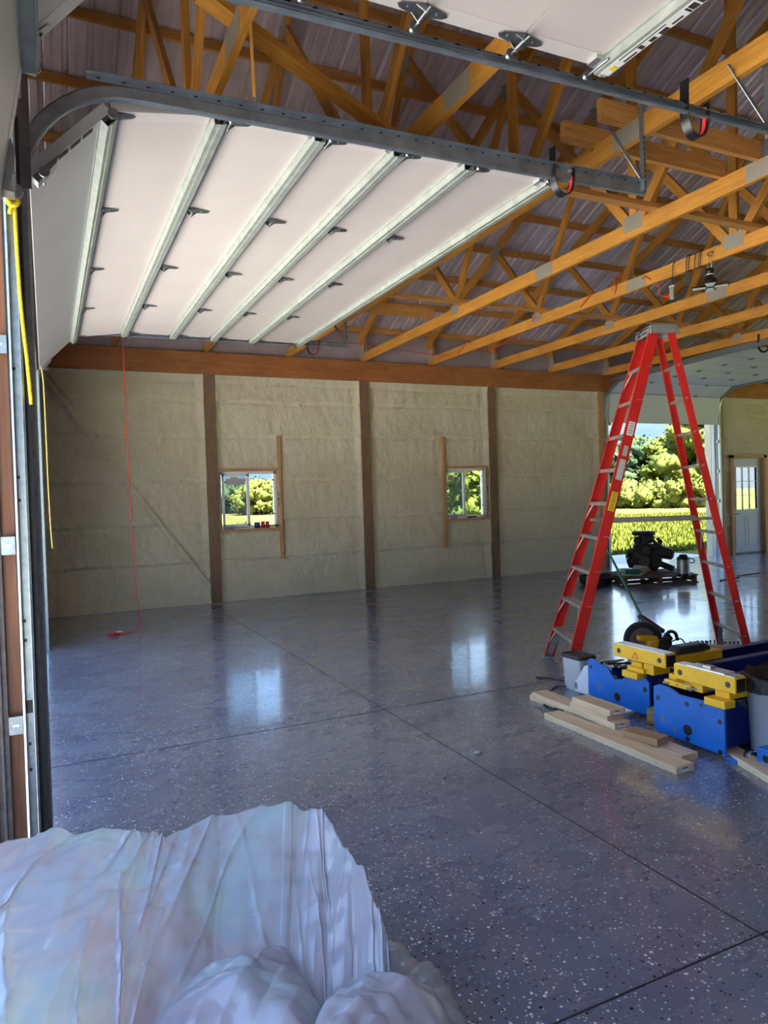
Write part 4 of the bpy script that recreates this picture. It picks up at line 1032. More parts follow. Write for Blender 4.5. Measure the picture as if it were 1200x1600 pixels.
# lumber
def plank(label, x0, x1, y0, y1, z0, z1, m_='pine', end=True, cat='board', rz=0):
    t = thing('board', ((x0+x1)/2, (y0+y1)/2, z0), label, cat, 'loose boards on the floor')
    MB().box(x0, x1, y0, y1, z0, z1).build('wood', m_, t, .002)
    if end:
        s = MB().box(x0+.03, x0+.03+.055, y0-.0012, y0, z0+.008, z1-.008).build('end_tag', 'label_white', t)
        MB().box(x0+.036, x0+.079, y0-.0018, y0-.001, z1-.016, z1-.010).build('print', 'blue_can', s)
    t.rotation_euler.z = rz
    return t
plank('long pale board lying nearest the camera, white tag on its end', 2.777, 2.900, 2.56, 3.60, 0, .038)
plank('pale board behind the front one, passing under the brown offcut', 2.925, 3.045, 2.66, 3.30, 0, .036, end=False)
plank('long pale board at the bottom of the stack, sticking out to the left', 2.955, 3.075, 3.33, 3.985, 0, .036, end=False)
plank('pale board second from the bottom of the stack, white tag on its end', 2.925, 3.045, 3.14, 3.92, .036, .072)
plank('short pale board, third up in the stack', 2.925, 3.045, 3.20, 3.53, .072, .106, end=False)
plank('short pale board on top of the stack, white tag on its end', 2.918, 3.040, 3.17, 3.50, .106, .142)
plank('brown treated offcut lying across the pale boards', 2.86, 2.97, 2.82, 3.03, .038, .078, 'old_wood', False)
bb = [o for o in col.objects if o.get('label') == 'brown treated offcut lying across the pale boards'][0]
bb.location.x += .03; bb.location.y += .0; bb.rotation_euler.z = R(12)
def slant(label, a, b, w_, h_, m_, name='board'):
    o = MB().beam(a, b, w_, h_).build(name, m_, bevel=.002); return tag(o, label, 'board', 'loose boards on the floor')
slant('long weathered board running off the right edge under the blue plates', (3.46, 3.24, .018), (3.00, 1.95, .018), .10, .036, 'pine')
slant('brown wood block wedged between the two blue plates', (3.30, 3.22, .05), (3.34, 3.05, .05), .12, .09, 'old_wood')
slant('thin brown board lying on the floor behind the saw', (4.35, 3.95, .19), (4.62, 3.72, .20), .16, .03, 'old_wood')

# clear bin with black lid
t = thing('storage_bin', (3.44, 4.02, 0), 'clear plastic tub of screws with a black lid at the ladder foot', 'tub')
def rrect(cx, cy, hx, hy, z_, r, n=5):
    out = []
    for (sx_, sy_, a0) in ((1, 1, 0), (-1, 1, 90), (-1, -1, 180), (1, -1, 270)):
        for k in range(n+1): a = R(a0+90*k/n); out.append((cx+sx_*(hx-r)+math.cos(a)*r, cy+sy_*(hy-r)+math.sin(a)*r, z_))
    return out
def loft(rings, m_, name, parent, cap0=True, cap1=True):
    n = len(rings[0]); vs = [p for r_ in rings for p in r_]; fs = []
    for j in range(len(rings)-1):
        for i in range(n): fs.append((j*n+i, j*n+(i+1) % n, (j+1)*n+(i+1) % n, (j+1)*n+i))
    if cap0: fs.append(tuple(range(n))[::-1])
    if cap1: fs.append(tuple((len(rings)-1)*n+i for i in range(n)))
    return MB().add(vs, fs, None, False).build(name, m_, parent)
cx, cy = 3.42, 4.02
loft([rrect(cx, cy, .065, .085, 0, .02), rrect(cx, cy, .076, .098, .235, .02), rrect(cx, cy, .070, .092, .235, .02), rrect(cx, cy, .060, .08, .006, .02)], 'clear_bin', 'tub', t)
loft([rrect(cx, cy, .056, .074, .008, .02), rrect(cx, cy, .062, .08, .115, .02)], 'screws', 'screws', t)
loft([rrect(cx, cy, .080, .104, .228, .025), rrect(cx, cy, .082, .106, .248, .025), rrect(cx, cy, .080, .100, .254, .02), rrect(cx, cy, .078, .098, .246, .02)], 'dark_plastic', 'lid', t)
# white sack with a mark
t = thing('white_sack', (3.30, 3.80, 0), 'white sack with a black letter between the clear tub and the blue plate', 'sack')
sk = MB().prism([(3.30, 3.775, .02), (3.30, 3.93, .02), (3.30, 3.925, .09), (3.30, 3.83, .22), (3.30, 3.775, .235)], (.09, 0, 0)).build('sack', 'bag_white', t, .012)
fc = bpy.data.curves.new('letter', 'FONT'); fc.body = '8'; fc.size = .062; fc.extrude = .0006
fo = bpy.data.objects.new('letter_tmp', fc); col.objects.link(fo)
bpy.context.view_layer.update()
me = bpy.data.meshes.new_from_object(fo.evaluated_get(bpy.context.evaluated_depsgraph_get())); bpy.data.objects.remove(fo)
me.materials.clear(); me.materials.append(MT['ink'])
lo = bpy.data.objects.new('printed_letter', me); col.objects.link(lo); lo.parent = t
lo.location = (-.0015, .125, .045); lo.rotation_euler = (R(90), 0, R(-90))

# chop saw
def saw():
    t = thing('chop_saw', (4.45, 4.25, 0), 'yellow and black chop saw with a round blade guard, behind the yellow arm', 'saw')
    MB().box(4.25, 4.65, 4.10, 4.40, 0, .06).build('base', 'bare_steel', t, .006)
    c = at(1004, 1000, X=4.42); n = Vector((.43, .9, 0)).normalized(); s_ = Vector((n.y, -n.x, 0)); z = Vector((0, 0, 1))
    m = MB(); pts = []
    for i in range(25):
        q = math.pi*(-.10+1.25*i/24); pts.append((math.cos(q), math.sin(q)))
    ro, ri = .150, .118
    vs = []; fs = []
    for (u, v) in pts:
        for r_, w_ in ((ro, -.03), (ro, .03), (ri, .03), (ri, -.03)): vs.append(c+s_*u*r_+z*v*r_+n*w_)
    k = len(pts)
    for i in range(k-1):
        for j in range(4): fs.append((i*4+j, i*4+(j+1) % 4, (i+1)*4+(j+1) % 4, (i+1)*4+j))
    fs += [(0, 1, 2, 3), (k*4-1, k*4-2, k*4-3, k*4-4)]
    m.add(vs, fs); vs = [c+n*.01]+[c+s_*u*ri+z*v*ri+n*.01 for u, v in pts]; m.add(vs, [(0, i+1, i+2) for i in range(k-1)])
    m.build('blade_guard', 'black_rubber', t)
    m = MB(); m.cyl(c-n*.002, c+n*.002, .105, n=32); m.build('blade', 'bare_steel', t)
    m = MB(); a = c-n*.05
    m.beam(a-s_*.06+z*.03, a+s_*.10+z*.02, .07, .045); m.build('handle', 'saw_yellow', t, .012)
    MB().beam(a+s_*.02-z*.04, a+s_*.13-z*.03, .09, .10).build('motor_housing', 'saw_yellow', t, .014)
    m = MB(); m.cyl(a+s_*.10-z*.03-n*.01, a+s_*.20-z*.05-n*.03, .055, .045, n=18); m.ball(a+s_*.19+z*.02, .035, 2, .3); m.build('motor', 'engine_black', t)
    m = MB(); m.tube(smooth([a+s_*.14+z*.0, a+s_*.20+z*.07, a+s_*.25+z*.06, a+s_*.27-z*.0], 6), .014, 8); m.build('grip', 'black', t)
    MB().tube(smooth([a+s_*.2-z*.02, a+s_*.30+z*.01, a+s_*.36-z*.10, a+s_*.42-z*.17], 6), .006).build('power_cord', 'black', t)
saw()
# broom leaning with its head up on the saw
t = thing('push_broom', tuple(at(1003, 964, X=4.62)), 'green handled broom with a black head propped above the saw', 'broom')
hp = at(1004, 966, X=4.62); tp_ = at(938, 838, X=4.62)
MB().cyl(hp, tp_, .011, n=10).build('handle', 'green_paint', t)
h0 = at(999, 962, X=4.62); h1 = at(1036, 987, X=4.64)
MB().beam(h0, h1, .05, .032).build('head', 'black', t, .006)
m = MB(); rb = random.Random(5)
for i in range(90):
    p = h0.lerp(h1, i/89)+Vector((rb.uniform(-.02, .02), rb.uniform(-.02, .02), -.016)); m.tube([p, p+Vector((rb.uniform(-.012, .012), rb.uniform(-.012, .012), -.055))], .0018, 3)
b_ = m.build('bristles', 'black_rubber', t); b_['kind'] = 'stuff'

# engine on a pallet
PO = Vector((7.575, 7.87, 0)); PU = Vector((1.165, -.30, 0)); PV = Vector((.45, .84, 0))
t = thing('pallet', tuple(PO), 'worn brown wooden pallet under the engine by the far opening', 'pallet')
pu = PU.normalized(); pv = PV.normalized()
for i in range(7):
    a = PO+PV*(i+.4)/7+Vector((0, 0, .115)); MB().beam(a, a+PU, .095, .018).build('deck_board', 'pallet_wood', t)
for i in range(3):
    a = PO+PU*(.03+.47*i)+Vector((0, 0, .062)); MB().beam(a, a+PV, .04, .085).build('stringer', 'pallet_wood', t)
for i in range(3):
    a = PO+PV*(.05+.45*i)+Vector((0, 0, .010)); MB().beam(a, a+PU, .095, .018).build('bottom_board', 'pallet_wood', t)
def engine():
    c = at(1012, 890, Z=.13); c.z = .125
    t = thing('car_engine', tuple(c), 'greasy black V8 engine with a round air cleaner standing on the pallet', 'engine')
    r_ = Vector((.72, -.69, 0)).normalized(); f_ = Vector((-r_.y, r_.x, 0)); z = Vector((0, 0, 1))
    def q(u, v, w_): return c+r_*u+f_*v+z*w_
    m = MB(); m.prism([q(-.20, -.17, .02), q(.12, -.17, .0), q(.20, -.17, .10), q(.22, -.17, .28), q(.10, -.17, .42), q(-.12, -.17, .42), q(-.24, -.17, .30), q(-.25, -.17, .12)], f_*.34); m.ball(q(-.12, 0, .14), .19, 3, .25, (1, 1, .8), 2).build('block', 'engine_black', t, .012)
    m = MB(); m.lathe(q(-.05, -.02, .555), [(0, 0), (.155, 0), (.175, .012), (.175, .055), (.16, .068), (.05, .075), (0, .075)], 32); m.build('air_cleaner', 'engine_black', t)
    m = MB(); m.cyl(q(-.05, 0, .42), q(-.05, 0, .56), .075, .06); m.ball(q(.04, 0, .50), .07, 2, .3, seed=4); m.ball(q(-.14, -.05, .48), .06, 2, .4, seed=8); m.build('carburetor', 'engine_gray', t)
    for s in (-1, 1):
        m = MB(); a = q(s*.15, -.17, .40); b = q(s*.15, .17, .40); m.beam(a, b, .12, .07, tuple((z*.8+r_*s*.5).normalized())); m.build('valve_cover', 'engine_black', t, .012)
        m = MB()
        for k in range(4): m.tube(smooth([q(s*.19, -.13+k*.09, .33), q(s*.27, -.13+k*.09, .31), q(s*.29, -.10+k*.07, .22)], 5), .022, 8)
        m.cyl(q(s*.29, -.12, .22), q(s*.30, .16, .20), .028); m.build('exhaust_manifold', 'engine_gray', t)
    m = MB(); m.cyl(q(.18, -.10, .30), q(.36, -.16, .26), .10, .085, n=20); m.cyl(q(.36, -.16, .26), q(.375, -.165, .257), .06); m.build('alternator', 'engine_black', t)
    m = MB(); m.cyl(q(.16, -.12, .12), q(.37, -.20, .04), .05, .045, n=16); m.build('starter', 'engine_black', t)
    m = MB(); m.cyl(q(-.05, -.19, .16), q(-.05, -.235, .16), .085, n=24); m.cyl(q(-.02, -.19, .32), q(-.02, -.24, .32), .06, n=20); m.cyl(q(-.17, -.18, .26), q(-.17, -.23, .26), .045, n=16); m.build('pulley', 'engine_gray', t)
    m = MB(); m.tube(smooth([q(-.16, -.22, .20), q(-.05, -.24, .30), q(.06, -.23, .38), q(.20, -.2, .40)], 6), .012); m.build('hose', 'engine_gray', t)
    MB().tube(smooth([q(-.17, -.1, .56), q(-.27, -.1, .46), q(-.24, -.12, .34), q(-.16, -.14, .33)], 6), .007).build('wire', 'black', t)
    MB().tube(smooth([q(-.22, -.1, .30), q(-.32, -.1, .26), q(-.30, -.12, .12), q(-.27, -.14, .0), q(-.40, -.1, -.02), q(-.48, -.1, -.03)], 6), .008).build('wire', 'black', t)
    rk = random.Random(11); m = MB()
    for k in range(26): m.ball(q(rk.uniform(-.2, .2), rk.uniform(-.17, .12), rk.uniform(.2, .5)), rk.uniform(.02, .045), 1, .5, seed=k)
    o = m.build('fittings', 'engine_black', t); o['kind'] = 'stuff'
engine()
c = at(1068, 901, Z=.124)
t = thing('air_pot', tuple(c), 'steel and black vacuum flask with a carrying handle on the right end of the pallet', 'flask')
MB().lathe(c, [(0, 0), (.085, 0), (.088, .02), (.088, .05)], 24).build('base', 'black', t)
MB().lathe(c, [(.086, .05), (.086, .25)], 24).build('body', 'bare_steel', t)
MB().lathe(c, [(.088, .25), (.09, .27), (.06, .30), (.05, .325), (0, .33)], 24).build('lid', 'black', t)
MB().tube(smooth([c+Vector((.06, -.06, .27)), c+Vector((.11, -.10, .25)), c+Vector((.10, -.09, .20)), c+Vector((.065, -.06, .21))], 5), .008).build('handle', 'black', t)
c = at(992, 897, Z=.13)
m = MB(); m.ball(c+Vector((0, 0, .03)), .16, 3, .9, (1.5, 1.0, .45), 5); o = m.build('shop_rag', 'rag'); tag(o, 'crumpled pale rag heaped on the pallet in front of the engine', 'rag')
c = at(990, 893, Z=.2)
m = MB(); m.cyl(c+Vector((-.09, .07, 0)), c+Vector((.06, -.05, 0)), .04, n=14).cyl(c+Vector((.06, -.05, 0)), c+Vector((.09, -.075, 0)), .018, n=10); tag(m.build('green_bottle', 'green_paint', bevel=.004), 'green plastic bottle lying on the rag by the engine', 'bottle')
c = at(931, 907, Z=.06); c.z = 0
t = thing('drain_pan', tuple(c), 'low round black pan on the floor behind the ladder', 'pan')
MB().lathe(c, [(0, 0), (.20, 0), (.235, .03), (.24, .11), (.25, .13), (.235, .135), (.22, .06), (0, .05)], 32).build('pan', 'black_rubber', t)
for k in range(3):
    p0 = at(957+k*4, 894+2*k, Z=.02); o = MB().tube(smooth([p0+Vector((-.2, .1, -.01)), p0+Vector((-.05, -.06, .0)), p0+Vector((.12, .05, .0)), p0+Vector((.25, -.05+.04*k, -.005))], 6), .012).build('hose', 'black'); tag(o, 'black hose lying on the floor left of the pallet', 'hose', 'hoses by the pallet')
for (px_, py_, dx) in ((1170, 898, .25), (1140, 905, .2)):
    p0 = at(px_, py_, Z=.01); o = MB().tube(smooth([p0+Vector((-dx, 0, 0)), p0+Vector((0, .03, 0)), p0+Vector((dx*.6, -.08, .02))], 6), .010).build('steel_rod', 'black'); tag(o, 'thin dark rod on the floor seen through the ladder, %s one' % ('farther' if px_ > 1150 else 'nearer'), 'rod')
for i, (px_, py_) in enumerate(((1092, 1002), (1140, 1003), (1103, 1001))):
    c = at(px_, py_, Z=.015); m = MB()
    for k in range(5): m.ball(c+Vector((.032*(k-2), -.02*(k-2), -.006)), .010, 1, .5, seed=k+i)
    tag(m.build('chain_scrap', 'black_rubber'), 'short dark scrap of chain on the floor near the rear ladder foot', 'chain', 'dark scraps by the rear ladder foot')
o = MB().ball(at(746, 1176, Z=.008), .017, 2, .4, (1.4, 1, .5), 3).build('foam_crumb', 'pebble'); tag(o, 'small pale foam crumb alone in the middle of the floor', 'crumb')

# ------------------------------------------------------------------ cords and ropes
c0 = Vector((.875, 8.75, 3.56))
t = thing('extension_cord', (.63, 8.31, 0), 'red extension cord hanging from the roof by the foam wall, plug end on the floor', 'cord')
pts = [c0, (.872, 8.74, 3.2), (.868, 8.72, 2.4), (.878, 8.73, 1.6), (.886, 8.72, .9), (.905, 8.72, .45), (.925, 8.70, .15), (.93, 8.62, .012), (.86, 8.45, .008), (.75, 8.37, .008), (.68, 8.33, .01)]
MB().tube(smooth(pts, 8), .0058, 8).build('cable', 'red_cord', t)
m = MB(); m.beam((.68, 8.33, .02), (.59, 8.29, .02), .045, .034); m.beam((.59, 8.29, .02), (.56, 8.27, .02), .05, .024); m.build('plug', 'crimson', t, .006)
MB().box(.64, .70, 8.29, 8.34, .034, .040).build('tag', 'label_white', t)
t = thing('pull_rope', (-.045, 2.42, 2.38), 'yellow rope knotted to the top of the tall track at the left edge', 'rope')
rp_ = [at(20, 312, Y=2.40), at(23, 330, Y=2.39), at(27, 400, Y=2.39), at(33, 480, Y=2.39), at(42, 560, Y=2.39), at(49, 632, Y=2.39)]
MB().tube(smooth(rp_, 8), .0055, 8).build('rope', 'yellow_rope', t)
r2 = [at(24, 330, Y=2.40), at(28, 400, Y=2.41), at(34, 500, Y=2.42), at(44, 580, Y=2.42), at(49, 625, Y=2.41)]
MB().tube(smooth(r2, 8), .004, 8).build('rope', 'yellow_rope', t)
k0 = at(20, 314, Y=2.385); m = MB()
for a in range(3):
    m.tube(smooth([k0+Vector((math.cos(q)*.016, .01*math.sin(q+a), math.sin(q)*.018+a*.006)) for q in [i*math.pi/4 for i in range(9)]], 3), .006, 8)
m.tube([k0, k0+Vector((-.01, -.005, -.04))], .006, 8); m.build('knot', 'yellow_rope', t)
yc = [at(64, 572, Y=7.70), at(68, 600, Y=7.70), at(72, 680, Y=7.70), at(75, 750, Y=7.70), at(79, 820, Y=7.70), at(82, 857, Y=7.70)]
o = MB().tube(smooth(yc, 8), .006, 6).build('pull_rope', 'dim_yellow'); tag(o, 'thin yellow pull cord dangling from the ribbed door beside the foam wall', 'rope')
kc = smooth([at(838, 1058, Z=.006), at(860, 1060, Z=.006), at(880, 1064, Z=.006)], 6)
o = MB().tube(kc, .006).build('power_cord', 'black'); tag(o, 'black cord end on the floor left of the clear tub', 'cord')
kc = smooth([at(884, 1072, Z=.02), at(868, 1073, Z=.006), at(856, 1084, Z=.006), at(846, 1092, Z=.006), at(852, 1102, Z=.006), at(866, 1108, Z=.006)], 6)
t = thing('power_cord', tuple(kc[-1]), 'black cord curling round the left end of the boards to a plug', 'cord')
MB().tube(kc, .006).build('cable', 'black', t); MB().beam(kc[-1], at(878, 1112, Z=.012), .026, .02).build('plug', 'black', t, .004)
# red cord strung through the trusses
XC = 5.70-.012
rc = [at(462, 532, Y=9.6), at(560, 537, Y=9.7), at(640, 549, Y=9.8), at(700, 556, X=5.69), at(720, 548, X=XC), at(731, 535, X=XC), at(760, 548, X=5.76), at(822, 515, X=5.76), at(834, 498, X=XC), at(845, 484, X=5.78), at(900, 487, X=5.78), at(908, 478, X=XC), at(921, 463, X=XC), at(932, 458, X=5.78), at(955, 470, X=5.76), at(962, 452, X=XC), at(966, 430, X=5.76), at(1000, 452, X=5.77), at(1006, 432, X=XC), at(1028, 446, X=5.74), at(1030, 458, X=5.74)]
t = thing('extension_cord', tuple(rc[-1]), 'red cord strung along the truss chords and looped round the fifth truss', 'cord')
MB().tube(smooth(rc, 6), .0055, 6).build('cable', 'red_cord', t)
a = at(1030, 458, X=5.74); b = at(1044, 464, X=5.72); MB().tube(smooth([a, a+Vector((0, -.02, -.03)), b], 5), .006).build('cable_end', 'red_cord', t); MB().beam(b, at(1050, 460, X=5.70), .03, .03).build('plug', 'red_cord', t, .004)
# dark cord coiled round the chord with a hanging socket
t = thing('trouble_socket', tuple(at(1050, 450, X=5.66)), 'grey socket box hanging from a dark cord wound round the fifth truss', 'socket')
m = MB(); y_c = [at(px_, 0, X=XC).y for px_ in (1054, 1060, 1069, 1076)]
for yy in (4.965, 4.935, 4.865, 4.82, 4.80):
    p = [(XC, yy, 3.665), (XC-.004, yy+.012, 3.60), (XC, yy+.02, 3.522), (XC+.025, yy+.015, 3.518), (XC+.052, yy+.01, 3.52), (XC+.055, yy, 3.60), (XC+.052, yy, 3.665), (XC, yy, 3.667)]
    m.tube(p, .0045, 6)
m.build('cord_coil', 'black', t)
a = at(1051, 415, X=XC); b = at(1050, 448, X=5.66)
MB().tube([at(1055, 408, X=XC), a, b], .0045, 6).build('cord', 'black', t)
m = MB(); e_ = at(1050, 468, X=5.66); MB().beam(b, Vector((b.x, b.y-.004, e_.z)), .05, .028, (1, 0, 0)).build('socket_box', 'aluminum', t, .004); MB().beam(b+Vector((0, .03, .004)), b-Vector((0, .03, -.004)), .02, .012).build('clamp', 'label_white', t)
# folding shop light on a hook
hk = at(1110, 402, X=XC)
t = thing('shop_light', tuple(hk), 'black folding shop light with four white panels hanging under the fifth truss', 'lamp')
m = MB(); m.tube(smooth([hk+Vector((-.004, .03, .03)), hk+Vector((-.004, .0, .01)), hk+Vector((-.004, -.03, .035)), hk+Vector((-.004, -.02, .045)), hk+Vector((-.004, .02, .045)), hk+Vector((-.004, .03, .03))], 5), .004); m.build('hook', 'header_wood' if False else 'black', t)
L0 = Vector((hk.x-.03, hk.y-.01, hk.z-.03))
m = MB(); m.tube([hk+Vector((-.005, .0, .01)), L0+Vector((0, .015, -.05)), L0+Vector((0, .01, -.12))], .0035); m.tube([hk+Vector((-.005, -.02, .03)), L0+Vector((0, -.025, -.03)), L0+Vector((0, -.02, -.12))], .0035); m.build('chain', 'silver', t)
m = MB(); m.lathe(L0+Vector((0, -.005, -.25)), [(0, 0), (.055, .0), (.065, .03), (.06, .07), (.032, .085), (.032, .12), (.038, .125), (.038, .165), (0, .17)], 20); m.build('body', 'black', t)
MB().lathe(L0+Vector((0, -.005, -.145)), [(.034, 0), (.040, .004), (.034, .010)], 16).build('collar', 'silver', t)
for k in range(4):
    a = R(40+90*k); dx = Vector((math.cos(a), math.sin(a), 0)); dy = Vector((-dx.y, dx.x, 0)); b = L0+Vector((0, -.005, -.255))
    pn = MB().prism([b+dx*.02-dy*.03, b+dx*.15-dy*.05, b+dx*.16+dy*.05, b+dx*.02+dy*.03], (0, 0, .010)).build('wing', 'black', t)
    MB().prism([b+dx*.04-dy*.025-Vector((0, 0, .001)), b+dx*.145-dy*.042-Vector((0, 0, .001)), b+dx*.15+dy*.042-Vector((0, 0, .001)), b+dx*.04+dy*.025-Vector((0, 0, .001))], (0, 0, -.003)).build('panel', 'lamp_panel', pn)

# ------------------------------------------------------------------ plastic sheeting heap
def sheet(name, parent, fn, nu, nv, m_='plastic_film'):
    vs = [fn(i/(nu-1), j/(nv-1)) for i in range(nu) for j in range(nv)]
    fs = [(i*nv+j, (i+1)*nv+j, (i+1)*nv+j+1, i*nv+j+1) for i in range(nu-1) for j in range(nv-1)]
    return MB().add(vs, fs, None, True).build(name, m_, parent)
def lerp_list(L, t_):
    x_ = t_*(len(L)-1); i = min(int(x_), len(L)-2); f = x_-i; f = f*f*(3-2*f)*.5+f*.5
    return Vector(L[i]).lerp(Vector(L[i+1]), f)
def rid(p, s, o=0):
    n_ = noise.noise(Vector((p[0]*s[0]+o, p[1]*s[1]-o, p[2]*s[2]+o*.7))); return (1-abs(n_)*2.4)
tarp = thing('plastic_sheeting', (.2, 1.5, 0), 'big crumpled heap of translucent white plastic sheeting in the doorway foreground', 'plastic sheet')
# crest line of the heap (what stands highest, going round from the left to the right front)
def A3(px_, py_, z_): return tuple(at(px_, py_, Z=z_))
crest = [(-1.0, 1.90, .50), A3(0, 1328, .50), A3(80, 1300, .51), A3(200, 1298, .52), A3(255, 1306, .52), A3(345, 1270, .54), A3(455, 1261, .55), A3(505, 1272, .54), A3(548, 1318, .52), A3(580, 1395, .48), A3(602, 1455, .43), A3(612, 1520, .38), A3(618, 1600, .33), A3(622, 1720, .28)]
foot = []
for i, p in enumerate(crest):
    q = Vector(p); o = Vector((.0, .14, 0)) if i < 7 else Vector((.035, .06, 0)); foot.append((q.x+o.x, q.y+o.y, 0 if q.x > 0 else -.02))
inner = [(-1.0, .45, .42), (-.7, .45, .40), (-.5, .45, .36), (-.3, .45, .30), (-.15, .45, .22), (-.02, .50, .14), (.08, .52, .10), (.14, .54, .08), (.20, .56, .07), (.24, .56, .06), (.28, .52, .05), (.32, .48, .05), (.36, .44, .04), (.40, .40, .04)]
rc_ = random.Random(77)
FOLDS = []
for f_, a_, n_ in ((2.2, .012, 4), (5.5, .0075, 6), (12.0, .0035, 7)):
    for k in range(n_):
        q = rc_.uniform(-.9, 2.2); FOLDS.append((Vector((math.cos(q), math.sin(q), rc_.uniform(-.5, .5)))*f_*rc_.uniform(.7, 1.3), a_*rc_.uniform(.5, 1), rc_.uniform(0, 9), k*3.7+f_))
def crease(p, o=0):
    h = 0
    for d, a, c, sd in FOLDS:
        x_ = p.dot(d)+c+o+1.1*noise.noise(p*1.6+Vector((sd, o, 0))); tri = 1-2*abs((x_ % 1)-.5)*2
        mk = max(0, noise.noise(p*2.3+Vector((o, sd*2, 5)))+.25)
        h += a*tri*mk*1.6
    return h
def crumple(p, amt): return amt*crease(p)
rs_ = random.Random(31)
STREAK = [(rs_.uniform(.02, .98), rs_.uniform(-.5, .5), rs_.uniform(.0016, .0045), rs_.uniform(.004, .011), rs_.uniform(.0, .55), rs_.uniform(.15, .5)) for _ in range(46)]
def streaks(u, v):
    h = 0
    for u0, sl, wd, am, v0, ln in STREAK:
        if v0 < v < v0+ln:
            q = (u-(u0+sl*(v-v0)))/wd
            if abs(q) < 3: h += am*math.exp(-abs(q)*1.2)*math.sin(math.pi*(v-v0)/ln)
    return h
def big(u, v):
    # u along the crest, v: 0 foot .. .3 crest .. 1 inner
    F, C_, I = lerp_list(foot, u), lerp_list(crest, u), lerp_list(inner, u)
    if v < .30:
        q = v/.30; p = F.lerp(C_, q); p.z = F.z+(C_.z-F.z)*math.sin(q*math.pi/2)**.75
    else:
        q = (v-.30)/.70; p = C_.lerp(I, q); p.z = I.z+(C_.z-I.z)*(1-q)**(1+1.5*min(1, max(0, (u-.22)/.2)))+.05*math.sin(q*math.pi)-.03*q*math.sin(q*7+u*5)
    k = (crumple(p, .8)+streaks(u, v)+.0022*(1-abs(noise.noise(Vector((u*46, v*7, 1))))*3)+.0016*(1-abs(noise.noise(Vector((u*22+v*30, v*22, 4))))*3)) if v > .02 else 0
    pleat = .006*math.sin(u*88+3*noise.noise(Vector((u*6, v*2, 0))))*(.3+.7*(u > .45))*math.exp(-((v-.42)/.28)**2)
    p += Vector((.3*k, .2*k, k+pleat))
    p.z = max(p.z, F.z*(1-v)+.002)
    return p
sheet('main_drape', tarp, big, 760, 200)
def fold(path, w_, h_, seed, n0=170, n1=70):
    P_ = smooth(path, 10)
    def fn(u, v):
        x_ = u*(len(P_)-1); i = min(int(x_), len(P_)-2); p = P_[i].lerp(P_[i+1], x_-i); d = (P_[-1]-P_[0]).normalized(); s_ = Vector((d.y, -d.x, 0)).normalized()
        env = math.sin(math.pi*min(1, max(0, u)))**.45
        a = math.pi*v; q = p+s_*(-math.cos(a))*w_*env+Vector((0, 0, math.sin(a)**.8*h_*env))
        k = crease(q*1.5, seed)*.8
        q += Vector((.4*k, .3*k, k)); q.z = max(q.z, .003); return q
    return fn
def down(L, h_): return [(p[0], p[1], p[2]-h_) for p in L]
sheet('front_fold', tarp, fold(down([A3(120, 1650, .44), A3(240, 1575, .44), A3(330, 1525, .44), A3(400, 1515, .44), A3(455, 1545, .43), A3(500, 1600, .41), A3(530, 1690, .38)], .13), .17, .13, 2.2), 260, 100)
sheet('right_fold', tarp, fold(down([A3(480, 1680, .47), A3(530, 1560, .46), A3(585, 1520, .44), A3(630, 1525, .40), A3(665, 1560, .32), A3(700, 1600, .24), A3(735, 1680, .14)], .12), .10, .12, 6.1), 200, 80)
sheet('floor_fold', tarp, fold(down([A3(585, 1450, .12), A3(625, 1478, .12), A3(665, 1520, .11), A3(700, 1570, .09), A3(728, 1630, .07), A3(740, 1750, .06)], .06), .05, .06, 9.4), 170, 60, 'plastic_thin')
# what the sheeting is heaped over
o = MB().ball((.12, 1.30, .10), .42, 4, .2, (1.0, 1.2, .75), 3).build('insulation_bundle', 'insulation'); tag(o, 'dull pinkish bundle showing faintly through the plastic sheeting', 'bundle')

# ------------------------------------------------------------------ outdoors
def tree(x_, y_, h_, w_, m_, label, seed, cat='tree', grp='trees beyond the field', trunk=True):
    t = thing(cat.replace(' ', '_') if cat != 'tree' else 'leafy_tree', (x_, y_, -.06), label, cat, grp)
    rr = random.Random(seed); m = MB(); n_ = 44 if trunk else 26
    for k in range(n_):
        a = rr.uniform(0, 6.28); q = rr.random(); rad = w_*.42*math.sqrt(rr.random())
        s_ = w_*rr.uniform(.07, .13); top = h_-s_*1.1; low = h_*(.12 if trunk else .05)
        prof_ = math.sin(math.pi*min(1, .22+.70*q))**.6
        z_ = low+(top-low)*q; rad *= prof_
        m.ball((x_+math.cos(a)*rad, y_+math.sin(a)*rad, z_), s_, 2, .9, (1, 1, .85), seed+k)
    nb = len(m.v); base = [m.v[rr.randrange(nb)].copy() for _ in range(2600 if trunk else 1500)]
    cx_, cy_ = x_, y_; ls = .011*w_+.07 if w_ > 2 else .05
    for p in base:
        o_ = Vector((p.x-cx_, p.y-cy_, (p.z-h_*.45)*.8)).normalized(); p += o_*rr.uniform(0, ls*1.6)
        n_ = (o_+Vector((rr.uniform(-1, 1), rr.uniform(-1, 1), rr.uniform(-.6, 1)))).normalized(); t1 = n_.orthogonal().normalized(); t1.rotate(Matrix.Rotation(rr.uniform(0, 6.28), 3, n_)); t2 = n_.cross(t1); q = ls*rr.uniform(.6, 1.5)
        m.add([p+t1*q, p+t2*q*.6, p-t1*q, p-t2*q*.6], [(0, 1, 2, 3)])
    cr_ = m.build('crown', m_, t)
    if trunk: MB().cyl((x_, y_, -.06), (x_+.1, y_, h_*.55), h_*.028, h_*.014, 10).build('trunk', 'bark', t)
    return t
rt = random.Random(21)
def pol(px_, dist, z_=0):   # a spot on the ground in the direction of a column of the frame
    r = M @ Vector((px_-600, 0, -1110)); r.z = 0; r.normalize(); return r.x*dist, r.y*dist
spots = []
